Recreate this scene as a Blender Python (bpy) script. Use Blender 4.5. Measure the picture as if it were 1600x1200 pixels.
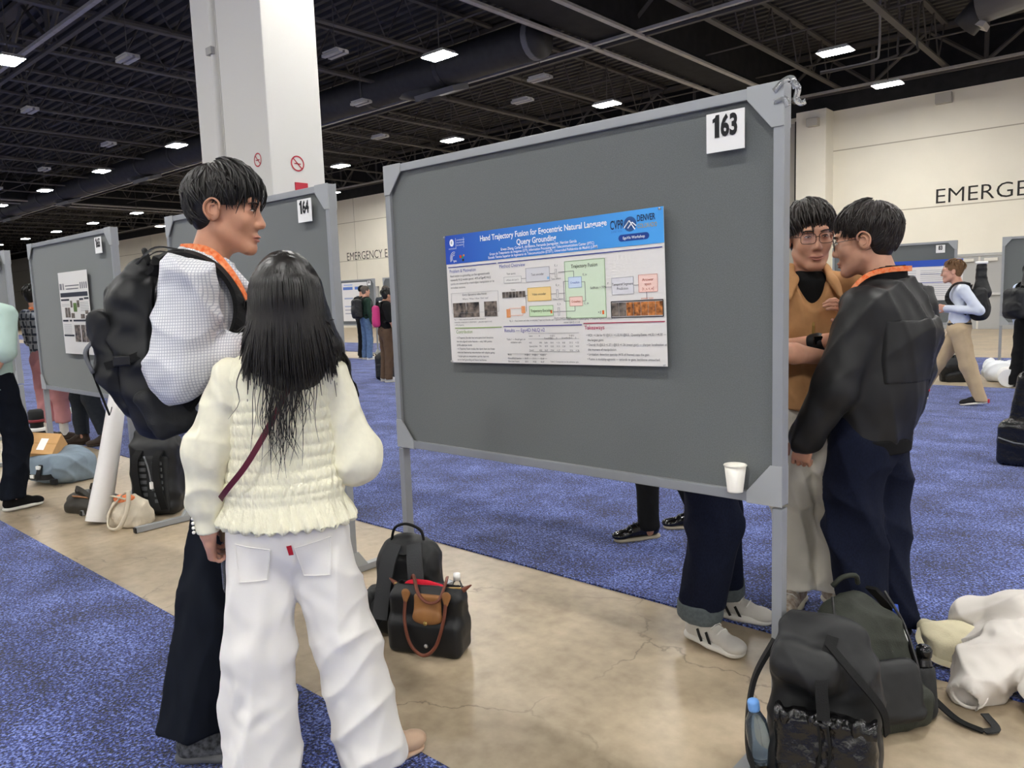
import bpy, bmesh, math, random
import numpy as np
from mathutils import Matrix, Vector
for o in list(bpy.data.objects): bpy.data.objects.remove(o)
SC = bpy.context.scene
COL = SC.collection
# ---------------------------------------------------------------- camera, world, exposure
cam_d = bpy.data.cameras.new('camera'); cam_o = bpy.data.objects.new('camera', cam_d); COL.objects.link(cam_o)
cam_d.sensor_fit = 'HORIZONTAL'; cam_d.sensor_width = 36.0; cam_d.lens = 36.0*1185.7/1600.0
cam_d.clip_start = 0.05; cam_d.clip_end = 400
_R = ((0.7505, -0.0503, 0.6590), (0.6599, 0.1098, -0.7433), (-0.0350, 0.9927, 0.1157))
cam_o.matrix_world = Matrix(((_R[0][0], _R[0][1], _R[0][2], 0.0), (_R[1][0], _R[1][1], _R[1][2], 0.0), (_R[2][0], _R[2][1], _R[2][2], 1.461), (0, 0, 0, 1)))
SC.camera = cam_o
SC.view_settings.view_transform = 'Standard'; SC.view_settings.look = 'None'
SC.view_settings.gamma = 1.0; SC.view_settings.use_curve_mapping = False
SC.view_settings.exposure = 0.0
LAMP = 225.0          # emission strength of every high-bay lamp, the added unseen rows included
wd = bpy.data.worlds.new('world'); SC.world = wd; wd.use_nodes = True
wd.node_tree.nodes['Background'].inputs['Color'].default_value = (0.92, 0.95, 1.0, 1)
wd.node_tree.nodes['Background'].inputs['Strength'].default_value = 0.05

# ---------------------------------------------------------------- materials
def srgb(c):
    if isinstance(c, str):
        c = tuple(int(c[i:i+2], 16)/255 for i in (0, 2, 4))
    return tuple((x/12.92 if x <= 0.04045 else ((x+0.055)/1.055)**2.4) for x in c) + (1.0,)
_M = {}
def mat(name, col, rough=0.7, spec=0.3, metal=0.0, noise=None, bump=None, col2=None, sheen=0.0, trans=0.0, emit=None, alpha=None, stretch=None, coat=0.0, crease=None):
    """plain procedural surface: base colour, optional noise mottling (scale, amount) and noise bump (scale, strength)"""
    if name in _M: return _M[name]
    m = bpy.data.materials.new(name); _M[name] = m; m.use_nodes = True
    nt = m.node_tree; N = nt.nodes; L = nt.links; b = N['Principled BSDF']
    b.inputs['Base Color'].default_value = srgb(col); b.inputs['Roughness'].default_value = rough
    b.inputs['Specular IOR Level'].default_value = spec; b.inputs['Metallic'].default_value = metal
    if sheen: b.inputs['Sheen Weight'].default_value = sheen
    if trans: b.inputs['Transmission Weight'].default_value = trans; b.inputs['IOR'].default_value = 1.33
    if coat: b.inputs['Coat Weight'].default_value = coat
    if emit: b.inputs['Emission Color'].default_value = srgb(emit[0]); b.inputs['Emission Strength'].default_value = emit[1]
    if noise or bump or crease:
        tc = N.new('ShaderNodeTexCoord'); src = tc.outputs['Object']
        if stretch:
            mp = N.new('ShaderNodeMapping'); mp.inputs['Scale'].default_value = stretch; L.new(src, mp.inputs['Vector']); src = mp.outputs['Vector']
    if noise:
        t = N.new('ShaderNodeTexNoise'); t.inputs['Scale'].default_value = noise[0]; t.inputs['Detail'].default_value = 4
        L.new(src, t.inputs['Vector'])
        r = N.new('ShaderNodeValToRGB'); a = noise[1]
        c = srgb(col); c2 = srgb(col2) if col2 else tuple(x*(1-a) for x in c[:3])+(1,)
        r.color_ramp.elements[0].position = .35; r.color_ramp.elements[1].position = .65
        r.color_ramp.elements[0].color = c2; r.color_ramp.elements[1].color = c
        L.new(t.outputs['Fac'], r.inputs['Fac']); L.new(r.outputs['Color'], b.inputs['Base Color'])
    if bump:
        t = N.new('ShaderNodeTexNoise'); t.inputs['Scale'].default_value = bump[0]; t.inputs['Detail'].default_value = 3
        L.new(src, t.inputs['Vector'])
        bp = N.new('ShaderNodeBump'); bp.inputs['Strength'].default_value = bump[1]; bp.inputs['Distance'].default_value = 0.01
        L.new(t.outputs['Fac'], bp.inputs['Height']); L.new(bp.outputs['Normal'], b.inputs['Normal'])
    if crease:      # long soft wrinkles of worn cloth
        t = N.new('ShaderNodeTexNoise'); t.noise_type = 'RIDGED_MULTIFRACTAL'; t.inputs['Scale'].default_value = crease[0]; t.inputs['Detail'].default_value = 2; t.inputs['Distortion'].default_value = .6
        L.new(src, t.inputs['Vector'])
        b2 = N.new('ShaderNodeBump'); b2.inputs['Strength'].default_value = crease[1]; b2.inputs['Distance'].default_value = .03
        L.new(t.outputs['Fac'], b2.inputs['Height'])
        if bump: L.new(bp.outputs['Normal'], b2.inputs['Normal'])
        L.new(b2.outputs['Normal'], b.inputs['Normal'])
    return m
def nodes_of(m): return m.node_tree.nodes, m.node_tree.links, m.node_tree.nodes['Principled BSDF']
def math_node(N, L, op, a, b=None, clamp=False):
    n = N.new('ShaderNodeMath'); n.operation = op; n.use_clamp = clamp
    for i, v in enumerate((a, b)):
        if v is None: continue
        if isinstance(v, (int, float)): n.inputs[i].default_value = v
        else: L.new(v, n.inputs[i])
    return n.outputs[0]
def carpet_material():
    m = mat('carpet_pile', '2c3f86', rough=0.95, spec=0.1, sheen=0.25); N, L, b = nodes_of(m)
    tc = N.new('ShaderNodeTexCoord')
    n1 = N.new('ShaderNodeTexNoise'); n1.inputs['Scale'].default_value = 95; n1.inputs['Detail'].default_value = 2; n1.inputs['Roughness'].default_value = .7
    n2 = N.new('ShaderNodeTexNoise'); n2.inputs['Scale'].default_value = 3.0; n2.inputs['Detail'].default_value = 3
    for n in (n1, n2): L.new(tc.outputs['Object'], n.inputs['Vector'])
    s = math_node(N, L, 'MULTIPLY', n2.outputs['Fac'], 0.30)
    s = math_node(N, L, 'ADD', n1.outputs['Fac'], s)
    r = N.new('ShaderNodeValToRGB'); e = r.color_ramp.elements
    e[0].position = .56; e[0].color = srgb('060b22'); e[1].position = .82; e[1].color = srgb('8c9ee0')
    for p, c in ((.62, '1c2a66'), (.69, '384b98')):
        q = e.new(p); q.color = srgb(c)
    L.new(s, r.inputs['Fac']); L.new(r.outputs['Color'], b.inputs['Base Color'])
    bp = N.new('ShaderNodeBump'); bp.inputs['Strength'].default_value = .9; bp.inputs['Distance'].default_value = .012
    L.new(n1.outputs['Fac'], bp.inputs['Height']); L.new(bp.outputs['Normal'], b.inputs['Normal'])
    return m
def concrete_material():
    m = mat('polished_concrete', 'a89c8c', rough=.34, spec=.45); N, L, b = nodes_of(m)
    tc = N.new('ShaderNodeTexCoord')
    n1 = N.new('ShaderNodeTexNoise'); n1.inputs['Scale'].default_value = 1.6; n1.inputs['Detail'].default_value = 8; n1.inputs['Roughness'].default_value = .62
    n2 = N.new('ShaderNodeTexNoise'); n2.inputs['Scale'].default_value = 16; n2.inputs['Detail'].default_value = 6
    for n in (n1, n2): L.new(tc.outputs['Object'], n.inputs['Vector'])
    s = math_node(N, L, 'MULTIPLY', n2.outputs['Fac'], .35); s = math_node(N, L, 'ADD', n1.outputs['Fac'], s)
    r = N.new('ShaderNodeValToRGB'); e = r.color_ramp.elements
    e[0].position = .48; e[0].color = srgb('8d7d68'); e[1].position = .88; e[1].color = srgb('bfae96')
    q = e.new(.66); q.color = srgb('a89880')
    L.new(s, r.inputs['Fac'])
    # hairline cracks: thin lines along the borders of large distorted cells
    v = N.new('ShaderNodeTexVoronoi'); v.feature = 'DISTANCE_TO_EDGE'; v.inputs['Scale'].default_value = 1.15
    nd = N.new('ShaderNodeTexNoise'); nd.inputs['Scale'].default_value = 5; nd.inputs['Detail'].default_value = 5
    L.new(tc.outputs['Object'], nd.inputs['Vector'])
    mx = N.new('ShaderNodeMix'); mx.data_type = 'VECTOR'; mx.inputs['Factor'].default_value = .22
    L.new(tc.outputs['Object'], mx.inputs[4]); L.new(nd.outputs['Color'], mx.inputs[5]); L.new(mx.outputs[1], v.inputs['Vector'])
    k = N.new('ShaderNodeMapRange'); k.inputs['From Min'].default_value = 0.0; k.inputs['From Max'].default_value = .006
    L.new(v.outputs['Distance'], k.inputs['Value'])
    n3 = N.new('ShaderNodeTexNoise'); n3.inputs['Scale'].default_value = 1.3; L.new(tc.outputs['Object'], n3.inputs['Vector'])
    gate = N.new('ShaderNodeMapRange'); gate.inputs['From Min'].default_value = .42; gate.inputs['From Max'].default_value = .52; L.new(n3.outputs['Fac'], gate.inputs['Value'])
    inv = math_node(N, L, 'SUBTRACT', 1.0, k.outputs[0]); amt = math_node(N, L, 'MULTIPLY', inv, gate.outputs[0]); amt = math_node(N, L, 'MULTIPLY', amt, .6)
    cm = N.new('ShaderNodeMix'); cm.data_type = 'RGBA'; cm.inputs[7].default_value = srgb('4e453b')
    L.new(amt, cm.inputs['Factor']); L.new(r.outputs['Color'], cm.inputs[6]); L.new(cm.outputs[2], b.inputs['Base Color'])
    rr = N.new('ShaderNodeMapRange'); rr.inputs['To Min'].default_value = .24; rr.inputs['To Max'].default_value = .5
    L.new(n1.outputs['Fac'], rr.inputs['Value']); L.new(rr.outputs[0], b.inputs['Roughness'])
    return m
def grid_material(name, base, line, pitch, width, rough=.85, line2=None, pitch2=None, width2=None):
    """woven check: thin lines of yarn along height and around the body, from object coordinates"""
    m = mat(name, base, rough=rough, spec=.15, sheen=.1); N, L, b = nodes_of(m)
    tc = N.new('ShaderNodeTexCoord'); sp = N.new('ShaderNodeSeparateXYZ'); L.new(tc.outputs['Object'], sp.inputs[0])
    def lines(src, p, w):
        f = math_node(N, L, 'FRACT', math_node(N, L, 'DIVIDE', src, p)); return math_node(N, L, 'LESS_THAN', f, w)
    hx = math_node(N, L, 'ADD', math_node(N, L, 'MULTIPLY', sp.outputs['X'], .8), math_node(N, L, 'MULTIPLY', sp.outputs['Y'], .9))
    a = lines(sp.outputs['Z'], pitch, width); c = lines(hx, pitch, width)
    f = math_node(N, L, 'MAXIMUM', a, c)
    mx = N.new('ShaderNodeMix'); mx.data_type = 'RGBA'; mx.inputs[6].default_value = srgb(base); mx.inputs[7].default_value = srgb(line)
    L.new(f, mx.inputs['Factor']); out = mx.outputs[2]
    if line2:
        a = lines(sp.outputs['Z'], pitch2, width2); c = lines(hx, pitch2, width2); f = math_node(N, L, 'ADD', a, c); f = math_node(N, L, 'MULTIPLY', f, .5)
        m2 = N.new('ShaderNodeMix'); m2.data_type = 'RGBA'; L.new(out, m2.inputs[6]); m2.inputs[7].default_value = srgb(line2)
        L.new(f, m2.inputs['Factor']); out = m2.outputs[2]
    L.new(out, b.inputs['Base Color'])
    return m

# ---------------------------------------------------------------- mesh helpers
def link(name, me, m=None, parent=None):
    o = bpy.data.objects.new(name, me); COL.objects.link(o)
    if m is not None and len(me.materials) == 0: me.materials.append(m)
    if parent is not None: o.parent = parent
    return o
def tag(o, label=None, cat=None, group=None, kind=None):
    if label: o['label'] = label
    if cat: o['category'] = cat
    if group: o['group'] = group
    if kind: o['kind'] = kind
    return o
def empty(name, loc=(0, 0, 0), rz=0.0):
    o = bpy.data.objects.new(name, None); COL.objects.link(o); o.location = loc; o.rotation_euler = (0, 0, rz); o.empty_display_size = .1
    return o
def copy_tree(o, parent=None):
    c = o.copy(); COL.objects.link(c); c.parent = parent
    for ch in list(o.children): copy_tree(ch, c)
    return c
class MB:
    """collects polygons for ONE mesh"""
    def __init__(s): s.v = []; s.f = []
    def add(s, vs, fs):
        b = len(s.v); s.v.extend([tuple(p) for p in vs]); s.f.extend([tuple(i+b for i in f) for f in fs]); return s
    def box(s, c, d, rot=None, taper=1.0):
        hx, hy, hz = d[0]/2, d[1]/2, d[2]/2
        vs = [Vector((x*(taper if z > 0 else 1), y*(taper if z > 0 else 1), z)) for z in (-hz, hz) for x, y in ((-hx, -hy), (hx, -hy), (hx, hy), (-hx, hy))]
        if rot is not None: vs = [rot @ v for v in vs]
        vs = [v+Vector(c) for v in vs]
        return s.add(vs, [(3, 2, 1, 0), (4, 5, 6, 7), (0, 1, 5, 4), (1, 2, 6, 5), (2, 3, 7, 6), (3, 0, 4, 7)])
    def prism(s, poly, a, b, axis='y'):
        """polygon (u, w) swept from a to b along an axis"""
        n = len(poly)
        def P(u, w, t): return {'y': (u, t, w), 'x': (t, u, w), 'z': (u, w, t)}[axis]
        vs = [P(u, w, a) for u, w in poly]+[P(u, w, b) for u, w in poly]
        fs = [tuple(range(n)), tuple(range(2*n-1, n-1, -1))]+[(i, i+n, (i+1) % n+n, (i+1) % n) for i in range(n)]
        return s.add(vs, fs)
    def tube(s, path, r, n=8, flat=1.0, cap=True, up=(0, 0, 1)):
        """round or flattened tube through points; r scalar or list; flat squashes along the second axis"""
        P = [Vector(p) for p in path]; m = len(P)
        rs = r if isinstance(r, (list, tuple)) else [r]*m
        vs = []; u0 = None
        for i in range(m):
            t = (P[min(i+1, m-1)]-P[max(i-1, 0)]); t = t.normalized() if t.length > 1e-9 else Vector((0, 0, 1))
            if u0 is None:
                u = Vector(up).cross(t)
                if u.length < 1e-4: u = Vector((1, 0, 0)).cross(t)
            else: u = u0-t*u0.dot(t)
            u.normalize(); u0 = u; w = t.cross(u)
            for k in range(n):
                a = 2*math.pi*k/n; vs.append(P[i]+u*(math.cos(a)*rs[i])+w*(math.sin(a)*rs[i]*flat))
        fs = [(i*n+k, i*n+(k+1) % n, (i+1)*n+(k+1) % n, (i+1)*n+k) for i in range(m-1) for k in range(n)]
        if cap: fs += [tuple(range(n-1, -1, -1)), tuple(range((m-1)*n, m*n))]
        return s.add(vs, fs)
    def lathe(s, prof, c=(0, 0, 0), n=20, rot=None):
        vs = []; m = len(prof)
        for r, z in prof:
            for k in range(n):
                a = 2*math.pi*k/n; p = Vector((r*math.cos(a), r*math.sin(a), z)); vs.append((rot @ p if rot is not None else p)+Vector(c))
        fs = [(i*n+k, i*n+(k+1) % n, (i+1)*n+(k+1) % n, (i+1)*n+k) for i in range(m-1) for k in range(n)]
        fs += [tuple(range(n-1, -1, -1)), tuple(range((m-1)*n, m*n))]
        return s.add(vs, fs)
    def build(s, name, m, parent=None, smooth=False, bevel=0.0, loc=None):
        me = bpy.data.meshes.new(name); me.from_pydata(s.v, [], s.f); me.update()
        if bevel:
            bm = bmesh.new(); bm.from_mesh(me)
            bmesh.ops.remove_doubles(bm, verts=bm.verts, dist=1e-6)
            bmesh.ops.bevel(bm, geom=[e for e in bm.edges if len(e.link_faces) == 2 and e.calc_face_angle(0) > .5], offset=bevel, segments=2, profile=.6, affect='EDGES', clamp_overlap=True)
            bm.to_mesh(me); bm.free()
        if smooth: me.shade_smooth()
        o = link(name, me, m, parent)
        if loc is not None: o.location = loc
        return o
def spline(pts, n=24):
    """Catmull-Rom through points"""
    P = [np.array(p, float) for p in pts]; P = [2*P[0]-P[1]]+P+[2*P[-1]-P[-2]]; out = []
    m = len(P)-3
    for i in range(n+1):
        t = i/n*m; k = min(int(t), m-1); t -= k; a, b, c, d = P[k:k+4]
        out.append(tuple(.5*((2*b)+(-a+c)*t+(2*a-5*b+4*c-d)*t*t+(-a+3*b-3*c+d)*t**3)))
    return out
def strap(pts, w, th, normal=None, n=24):
    """flat webbing along a path; `normal` is the side it faces (vector or list of vectors)"""
    P = [Vector(p) for p in spline(pts, n)]; vs = []; m = len(P); mb = MB()
    for i, p in enumerate(P):
        t = (P[min(i+1, m-1)]-P[max(i-1, 0)]).normalized()
        nn = Vector(normal) if normal is not None else Vector((0, 0, 1))
        nn = (nn-t*nn.dot(t)); nn = nn.normalized() if nn.length > 1e-5 else Vector((0, 1, 0)); s_ = t.cross(nn)
        for a, b in ((-1, -1), (1, -1), (1, 1), (-1, 1)): vs.append(p+s_*(a*w/2)+nn*(b*th/2))
    fs = [(i*4+k, i*4+(k+1) % 4, (i+1)*4+(k+1) % 4, (i+1)*4+k) for i in range(m-1) for k in range(4)]+[(3, 2, 1, 0), tuple(range((m-1)*4, m*4))]
    return mb.add(vs, fs)
_TXT = {}
def text_mesh(body, size, bold=0.0, sx=1.0, align='LEFT', shear=0.0, res=3):
    key = (body, size, bold, sx, align, shear)
    if key in _TXT: return _TXT[key]
    cu = bpy.data.curves.new('lettering', 'FONT'); cu.body = body; cu.size = size; cu.offset = bold*size; cu.align_x = align; cu.shear = shear; cu.resolution_u = res
    o = bpy.data.objects.new('lettering', cu); COL.objects.link(o)
    dg = bpy.context.evaluated_depsgraph_get(); me = bpy.data.meshes.new_from_object(o.evaluated_get(dg))
    bpy.data.objects.remove(o); bpy.data.curves.remove(cu)
    if sx != 1.0:
        for v in me.vertices: v.co.x *= sx
    me.name = 'lettering'; _TXT[key] = me
    return me
def text(body, size, m, parent, loc, rot=(math.pi/2, 0, 0), bold=0.0, sx=1.0, align='LEFT', shear=0.0, name='lettering', res=3):
    me = text_mesh(body, size, bold, sx, align, shear, res).copy(); me.materials.clear()
    o = link(name, me, m, parent); o.location = loc; o.rotation_euler = rot
    return o
# ================================================================ THE HALL
M_conc = concrete_material(); M_carpet = carpet_material()
M_wall = mat('cream_wall_paint', 'e6e1d3', rough=.8, spec=.2, noise=(1.2, .03), bump=(60, .04))
M_wall2 = mat('grey_wall_paint', 'b9b6ae', rough=.8, spec=.2)
M_seam = mat('wall_joint', 'a9a394', rough=.9)
M_black = mat('black_ceiling_paint', '2a2a2b', rough=.85, spec=.15, noise=(3, .25))
M_deck = mat('dark_deck_paint', '4f4d4a', rough=.85, spec=.15, noise=(2, .2))
M_chord = mat('grey_steel_chord', 'a8a5a1', rough=.55, spec=.35, noise=(8, .15))
M_joist = mat('dark_steel_joist', '565350', rough=.7, spec=.25)
M_duct = mat('dark_duct_sheet', '38383a', rough=.5, spec=.3, noise=(5, .2))
M_ductlow = mat('grey_duct_band', '6b6b6c', rough=.5, spec=.35)
XW0, XW1, YW0, YW1, ZTOP = -96.0, 38.0, -36.0, 26.0, 9.3
def plane(name, x0, x1, y0, y1, z, m, th=.2):
    return MB().box(((x0+x1)/2, (y0+y1)/2, z-th/2), (x1-x0, y1-y0, th)).build(name, m)
fl = plane('floor', XW0, XW1, YW0, YW1, 0.0, M_conc); tag(fl, 'polished brown concrete floor of the hall', 'floor', kind='structure')
for nm, y0, y1, lb in (('carpet', YW0, 1.498, 'blue speckled carpet in front of the concrete aisle'),
                       ('carpet', 2.998, 9.082, 'blue speckled carpet behind the row of boards'),
                       ('carpet', 9.094, 11.85, 'blue speckled carpet strip beyond the dark seam'),
                       ('carpet', 13.5, 16.4, 'narrow blue carpet strip near the far wall')):
    c = plane(nm, XW0+.1, XW1-.1, y0, y1, .008, M_carpet, th=.008); tag(c, lb, 'carpet', kind='structure')
# far wall with painted seams, pilasters and doors
wb = MB().box(((XW0+XW1)/2, YW1+.15, 3.5), (XW1-XW0, .3, 7.0)).build('wall_back', M_wall); tag(wb, kind='structure', label='tall cream far wall with dark lettering', cat='wall')
for z in (5.74, 3.76-.09):
    MB().box(((XW0+XW1)/2, YW1-.004, z), (XW1-XW0, .012, .03)).build('wall_joint', M_seam, wb)
for i in range(16): MB().box((10-6.3*i, YW1-.003, 3.5), (.02, .01, 7.0)).build('wall_joint', M_seam, wb)
for x in (-9.25, -40.0, -52.0, -66.0): MB().box((x, YW1-.35, 3.5), (.95, .7, 7.0)).build('pilaster', M_wall, wb, bevel=.01)
MB().box((-10.45, YW1-.05, 3.4), (1.2, .1, 6.8)).build('recess_panel', M_wall2, wb)
MB().box((-9.83, YW1-.2, 3.4), (.1, .4, 6.8)).build('gap_shade_strip', M_black, wb)  # black strip painting in the shade of the gap beside the pilaster
MB().box((-5.6, YW1-.1, 6.78), (.42, .2, .3)).build('wall_box', M_wall2, wb, bevel=.01)
MB().box((-9.15, YW1-.8, 6.6), (.36, .25, .26)).build('wall_box', M_wall2, wb, bevel=.02)
M_ink = mat('black_wall_lettering', '23211f', rough=.6)
text('EMERGENCY EXIT', .62, M_ink, wb, (-5.8, YW1-.012, 3.76), sx=1.06, bold=-.006, name='lettering')
text('EMERGENCY EXIT', .62, M_ink, wb, (-34.95, YW1-.012, 3.70), sx=.88, bold=-.006, name='lettering')
for nm, c, d in (('wall_front', ((XW0+XW1)/2, YW0-.15, 4.6), (XW1-XW0, .3, 9.2)), ('wall_left', (XW0-.15, (YW0+YW1)/2, 4.6), (.3, YW1-YW0, 9.2)), ('wall_right', (XW1+.15, (YW0+YW1)/2, 4.6), (.3, YW1-YW0, 9.2))):
    w = MB().box(c, d).build(nm, M_wall); tag(w, {'wall_front': 'cream wall behind the viewer', 'wall_left': 'cream wall closing the far left end', 'wall_right': 'cream wall closing the right end'}[nm], 'wall', kind='structure')
MB().box(((XW0+XW1)/2, YW1+.15, 8.15), (XW1-XW0, .32, 2.3)).build('upper_band', M_black, wb)
# double doors
M_door = mat('grey_door_paint', 'a7a7a6', rough=.5, spec=.35); M_frame = mat('light_door_frame', 'cfccc4', rough=.5); M_steel = mat('brushed_steel', 'c9c9c7', rough=.35, metal=.6)
for k, xc in enumerate((-4.55, -33.3)):
    dr = empty('door_%d' % (k+1), (xc, YW1, 0)); tag(dr, ('grey double exit door at right, behind the walking man', 'grey double exit door at left, below the far lettering')[k], 'door', kind='structure')
    for s in (-1, 1):
        lf = MB().box((s*.48, -.05, 1.06), (.93, .06, 2.12)).build('door_leaf', M_door, dr, bevel=.006)
        MB().box((s*.48, -.12, 1.02), (.78, .05, .07)).build('push_bar', M_steel, lf, bevel=.01)
        MB().box((s*.30, -.11, 2.02), (.34, .06, .09)).build('door_closer', M_frame, lf, bevel=.01)
    MB().box((0, -.05, 1.06), (.05, .08, 2.12)).build('mullion', M_frame, dr)
    for s in (-1, 1): MB().box((s*.985, -.04, 1.1), (.07, .1, 2.2)).build('door_frame', M_door, dr)
    MB().box((0, -.04, 2.17), (2.04, .1, .08)).build('door_frame', M_door, dr)
# pillar with chamfer strip, conduit and small signs
M_pil = mat('white_pillar_paint', 'd6d4ce', rough=.7, spec=.2, bump=(40, .03)); M_red = mat('sign_red', 'b8313f', rough=.5); M_white = mat('white_card', 'f0efec', rough=.6)
pil = empty('pillar', (-7.42, 4.6, 0)); tag(pil, 'tall square white pillar behind the second board', 'pillar', kind='structure')
MB().box((-.46, .34, 4.5), (.92, .68, 9.0)).build('shaft', M_pil, pil, bevel=.012)
MB().box((-1.27, .40, 4.5), (.56, .74, 9.0)).build('side_casing', M_pil, pil, bevel=.01)
MB().box((-.96, .42, 4.5), (.10, .70, 9.0)).build('side_casing', M_pil, pil)
MB().tube([(-1.05, .03, .1), (-1.05, .03, 9.0)], .05, n=10).build('conduit', M_pil, pil, smooth=True)
MB().box((-1.06, -.02, 4.35), (.12, .05, .08)).build('conduit_clamp', M_chord, pil)
def no_smoking(loc, rot, r):
    g = MB(); n = 24
    for k in range(n):
        a, b = 2*math.pi*k/n, 2*math.pi*(k+1)/n
        g.add([(r*math.cos(a), r*math.sin(a), 0), (r*math.cos(b), r*math.sin(b), 0), (.82*r*math.cos(b), .82*r*math.sin(b), 0), (.82*r*math.cos(a), .82*r*math.sin(a), 0)], [(0, 1, 2, 3)])
    for a0 in (2.35,):
        c, s_ = math.cos(a0), math.sin(a0); w = .07*r
        g.add([(c*r*.9-s_*w, s_*r*.9+c*w, 0), (c*r*.9+s_*w, s_*r*.9-c*w, 0), (-c*r*.9+s_*w, -s_*r*.9-c*w, 0), (-c*r*.9-s_*w, -s_*r*.9+c*w, 0)], [(0, 1, 2, 3)])
    g.add([(-.5*r, -.1*r, 0), (.5*r, -.1*r, 0), (.5*r, .04*r, 0), (-.5*r, .04*r, 0)], [(0, 1, 2, 3)])
    o = g.build('no_smoking_mark', M_red, pil); o.location = loc; o.rotation_euler = rot
no_smoking((-.25, -.004, 3.03), (math.pi/2, 0, 0), .075)
no_smoking((.004, .33, 2.99), (math.pi/2, 0, math.pi/2), .085)
MB().box((.005, .36, 2.70), (.012, .16, .17)).build('red_plate', M_red, pil)
g = MB().lathe([(.001, .008), (.034, .008), (.034, 0), (.001, 0)], n=16, rot=Matrix.Rotation(math.pi/2, 3, 'Y')).build('plate_symbol', M_white, pil); g.location = (.009, .38, 2.685)

# ---------------------------------------------------------------- ceiling
ce = MB(); n = 0
vs = []; fs = []; pitch = .32; ny = int((YW1-YW0)/pitch)
for i in range(ny):
    y = YW0+i*pitch
    for yy, z in ((y, 8.95), (y+.13, 8.95), (y+.16, 8.83), (y+.29, 8.83)): vs += [(XW0, yy, z), (XW1, yy, z)]
for i in range(len(vs)//2-1): fs.append((2*i, 2*i+1, 2*i+3, 2*i+2))
cl = ce.add(vs, fs).build('ceiling', M_deck); tag(cl, 'dark corrugated ceiling deck with open steel joists', 'ceiling', kind='structure')
MB().box(((XW0+XW1)/2, (YW0+YW1)/2, 9.3), (XW1-XW0, YW1-YW0, .1)).build('roof_slab', M_black, cl)
jm = MB(); Y0, Y1 = YW0, YW1
for z, w, h in ((7.62, .16, .05), (8.76, .14, .07)): jm.box((0, (Y0+Y1)/2, z), (w, Y1-Y0, h))
yy = Y0; k = 0
while yy+.62 < Y1:
    jm.tube([(0, yy, 7.63 if k % 2 == 0 else 8.75), (0, yy+.62, 8.75 if k % 2 == 0 else 7.63)], .022, n=4, cap=False); yy += .62; k += 1
j0 = jm.build('joist', M_joist, cl); j0.location = (-17.6, 0, 0)
for i in range(-18, 26):
    if i == 0: continue
    j = j0.copy(); COL.objects.link(j); j.parent = cl; j.location = (-17.6-3.02*i, 0, 0)
# cross bridging rods between joists
br = MB()
for y in (3.6, 9.8, 12.9, 19.6, 22.8): br.tube([(XW0, y, 7.70), (XW1, y, 7.70)], .025, n=4, cap=False)
br.build('bridging', M_joist, cl)
# girders: trusses along x, wide boxed girder along y
def girder_x(y, x0, x1):
    g = empty('girder', (0, y, 0)); g.parent = cl
    MB().box(((x0+x1)/2, -.17, 7.50), (x1-x0, .10, .07)).build('bottom_chord', M_chord, g)
    MB().box(((x0+x1)/2, .17, 7.50), (x1-x0, .10, .07)).build('bottom_chord', M_joist, g)
    MB().box(((x0+x1)/2, 0, 8.72), (x1-x0, .3, .12)).build('top_chord', M_joist, g)
    w = MB(); x = x0
    while x < x1-2:
        for a, b in ((0, 1.5), (1.5, 1.5), (3.0, 1.5)): w.tube([(x+a, 0, 8.7), (x+b, 0, 7.53)], .06, n=4, cap=False)
        x += 3.0
    w.build('web', M_joist, g)
girder_x(6.68, XW0, XW1); girder_x(16.25, XW0, XW1); girder_x(25.6, XW0, XW1); girder_x(-3, XW0, XW1)
def girder_y(x):
    g = empty('girder', (x, 0, 0)); g.parent = cl
    for s in (-1, 1): MB().box((s*.64, (YW0+YW1)/2, 7.47), (.13, YW1-YW0, .06)).build('bottom_chord', M_chord, g)
    MB().box((0, (YW0+YW1)/2, 7.62), (1.2, YW1-YW0, .1)).build('bottom_plate', M_black, g)
    for s in (-1, 1): MB().box((s*.6, (YW0+YW1)/2, 8.1), (.04, YW1-YW0, 1.0)).build('side_plate', M_black, g)
for x in (-10.62, -48.0, 24.0): girder_y(x)
# long round duct with bands and angled drops
dt = empty('ceiling_duct', (-11.8, 14.8, 7.55)); tag(dt, 'long dark round air duct hanging under the ceiling', 'duct')
MB().tube([(0, 0, 0), (-80, 0, 0)], .46, n=20).build('duct_body', M_duct, dt, smooth=True)
for i in range(26): MB().tube([(-.1-3.1*i, 0, 0), (-.26-3.1*i, 0, 0)], .485, n=20).build('duct_band', M_duct if i else M_ductlow, dt, smooth=False)
for i in range(8):
    x = -3.6-9.2*i
    dp = MB().box((x, .1, -.55), (1.5, .62, .14), rot=Matrix.Rotation(.28, 3, 'X')).build('duct_outlet', M_ductlow, dt)
    MB().tube([(x-1.9, 0, -.1), (x-.2, .05, -.52)], .27, n=12).build('duct_branch', M_duct, dt, smooth=True)
d2 = empty('air_diffuser', (-3.75, 20.6, 7.6)); tag(d2, 'grey air duct outlet at the upper right corner of the ceiling', 'duct')
MB().tube([(0, 0, 0), (6, -1.2, .5)], .42, n=18).build('duct_body', M_ductlow, d2, smooth=True)
MB().box((-.15, .1, -.35), (.55, .5, .12), rot=Matrix.Rotation(.5, 3, 'Y')).build('outlet_plate', M_chord, d2)
MB().tube([(.1, 0, 0), (-.35, .1, -.4)], .3, n=14).build('elbow', M_duct, d2, smooth=True)
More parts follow.
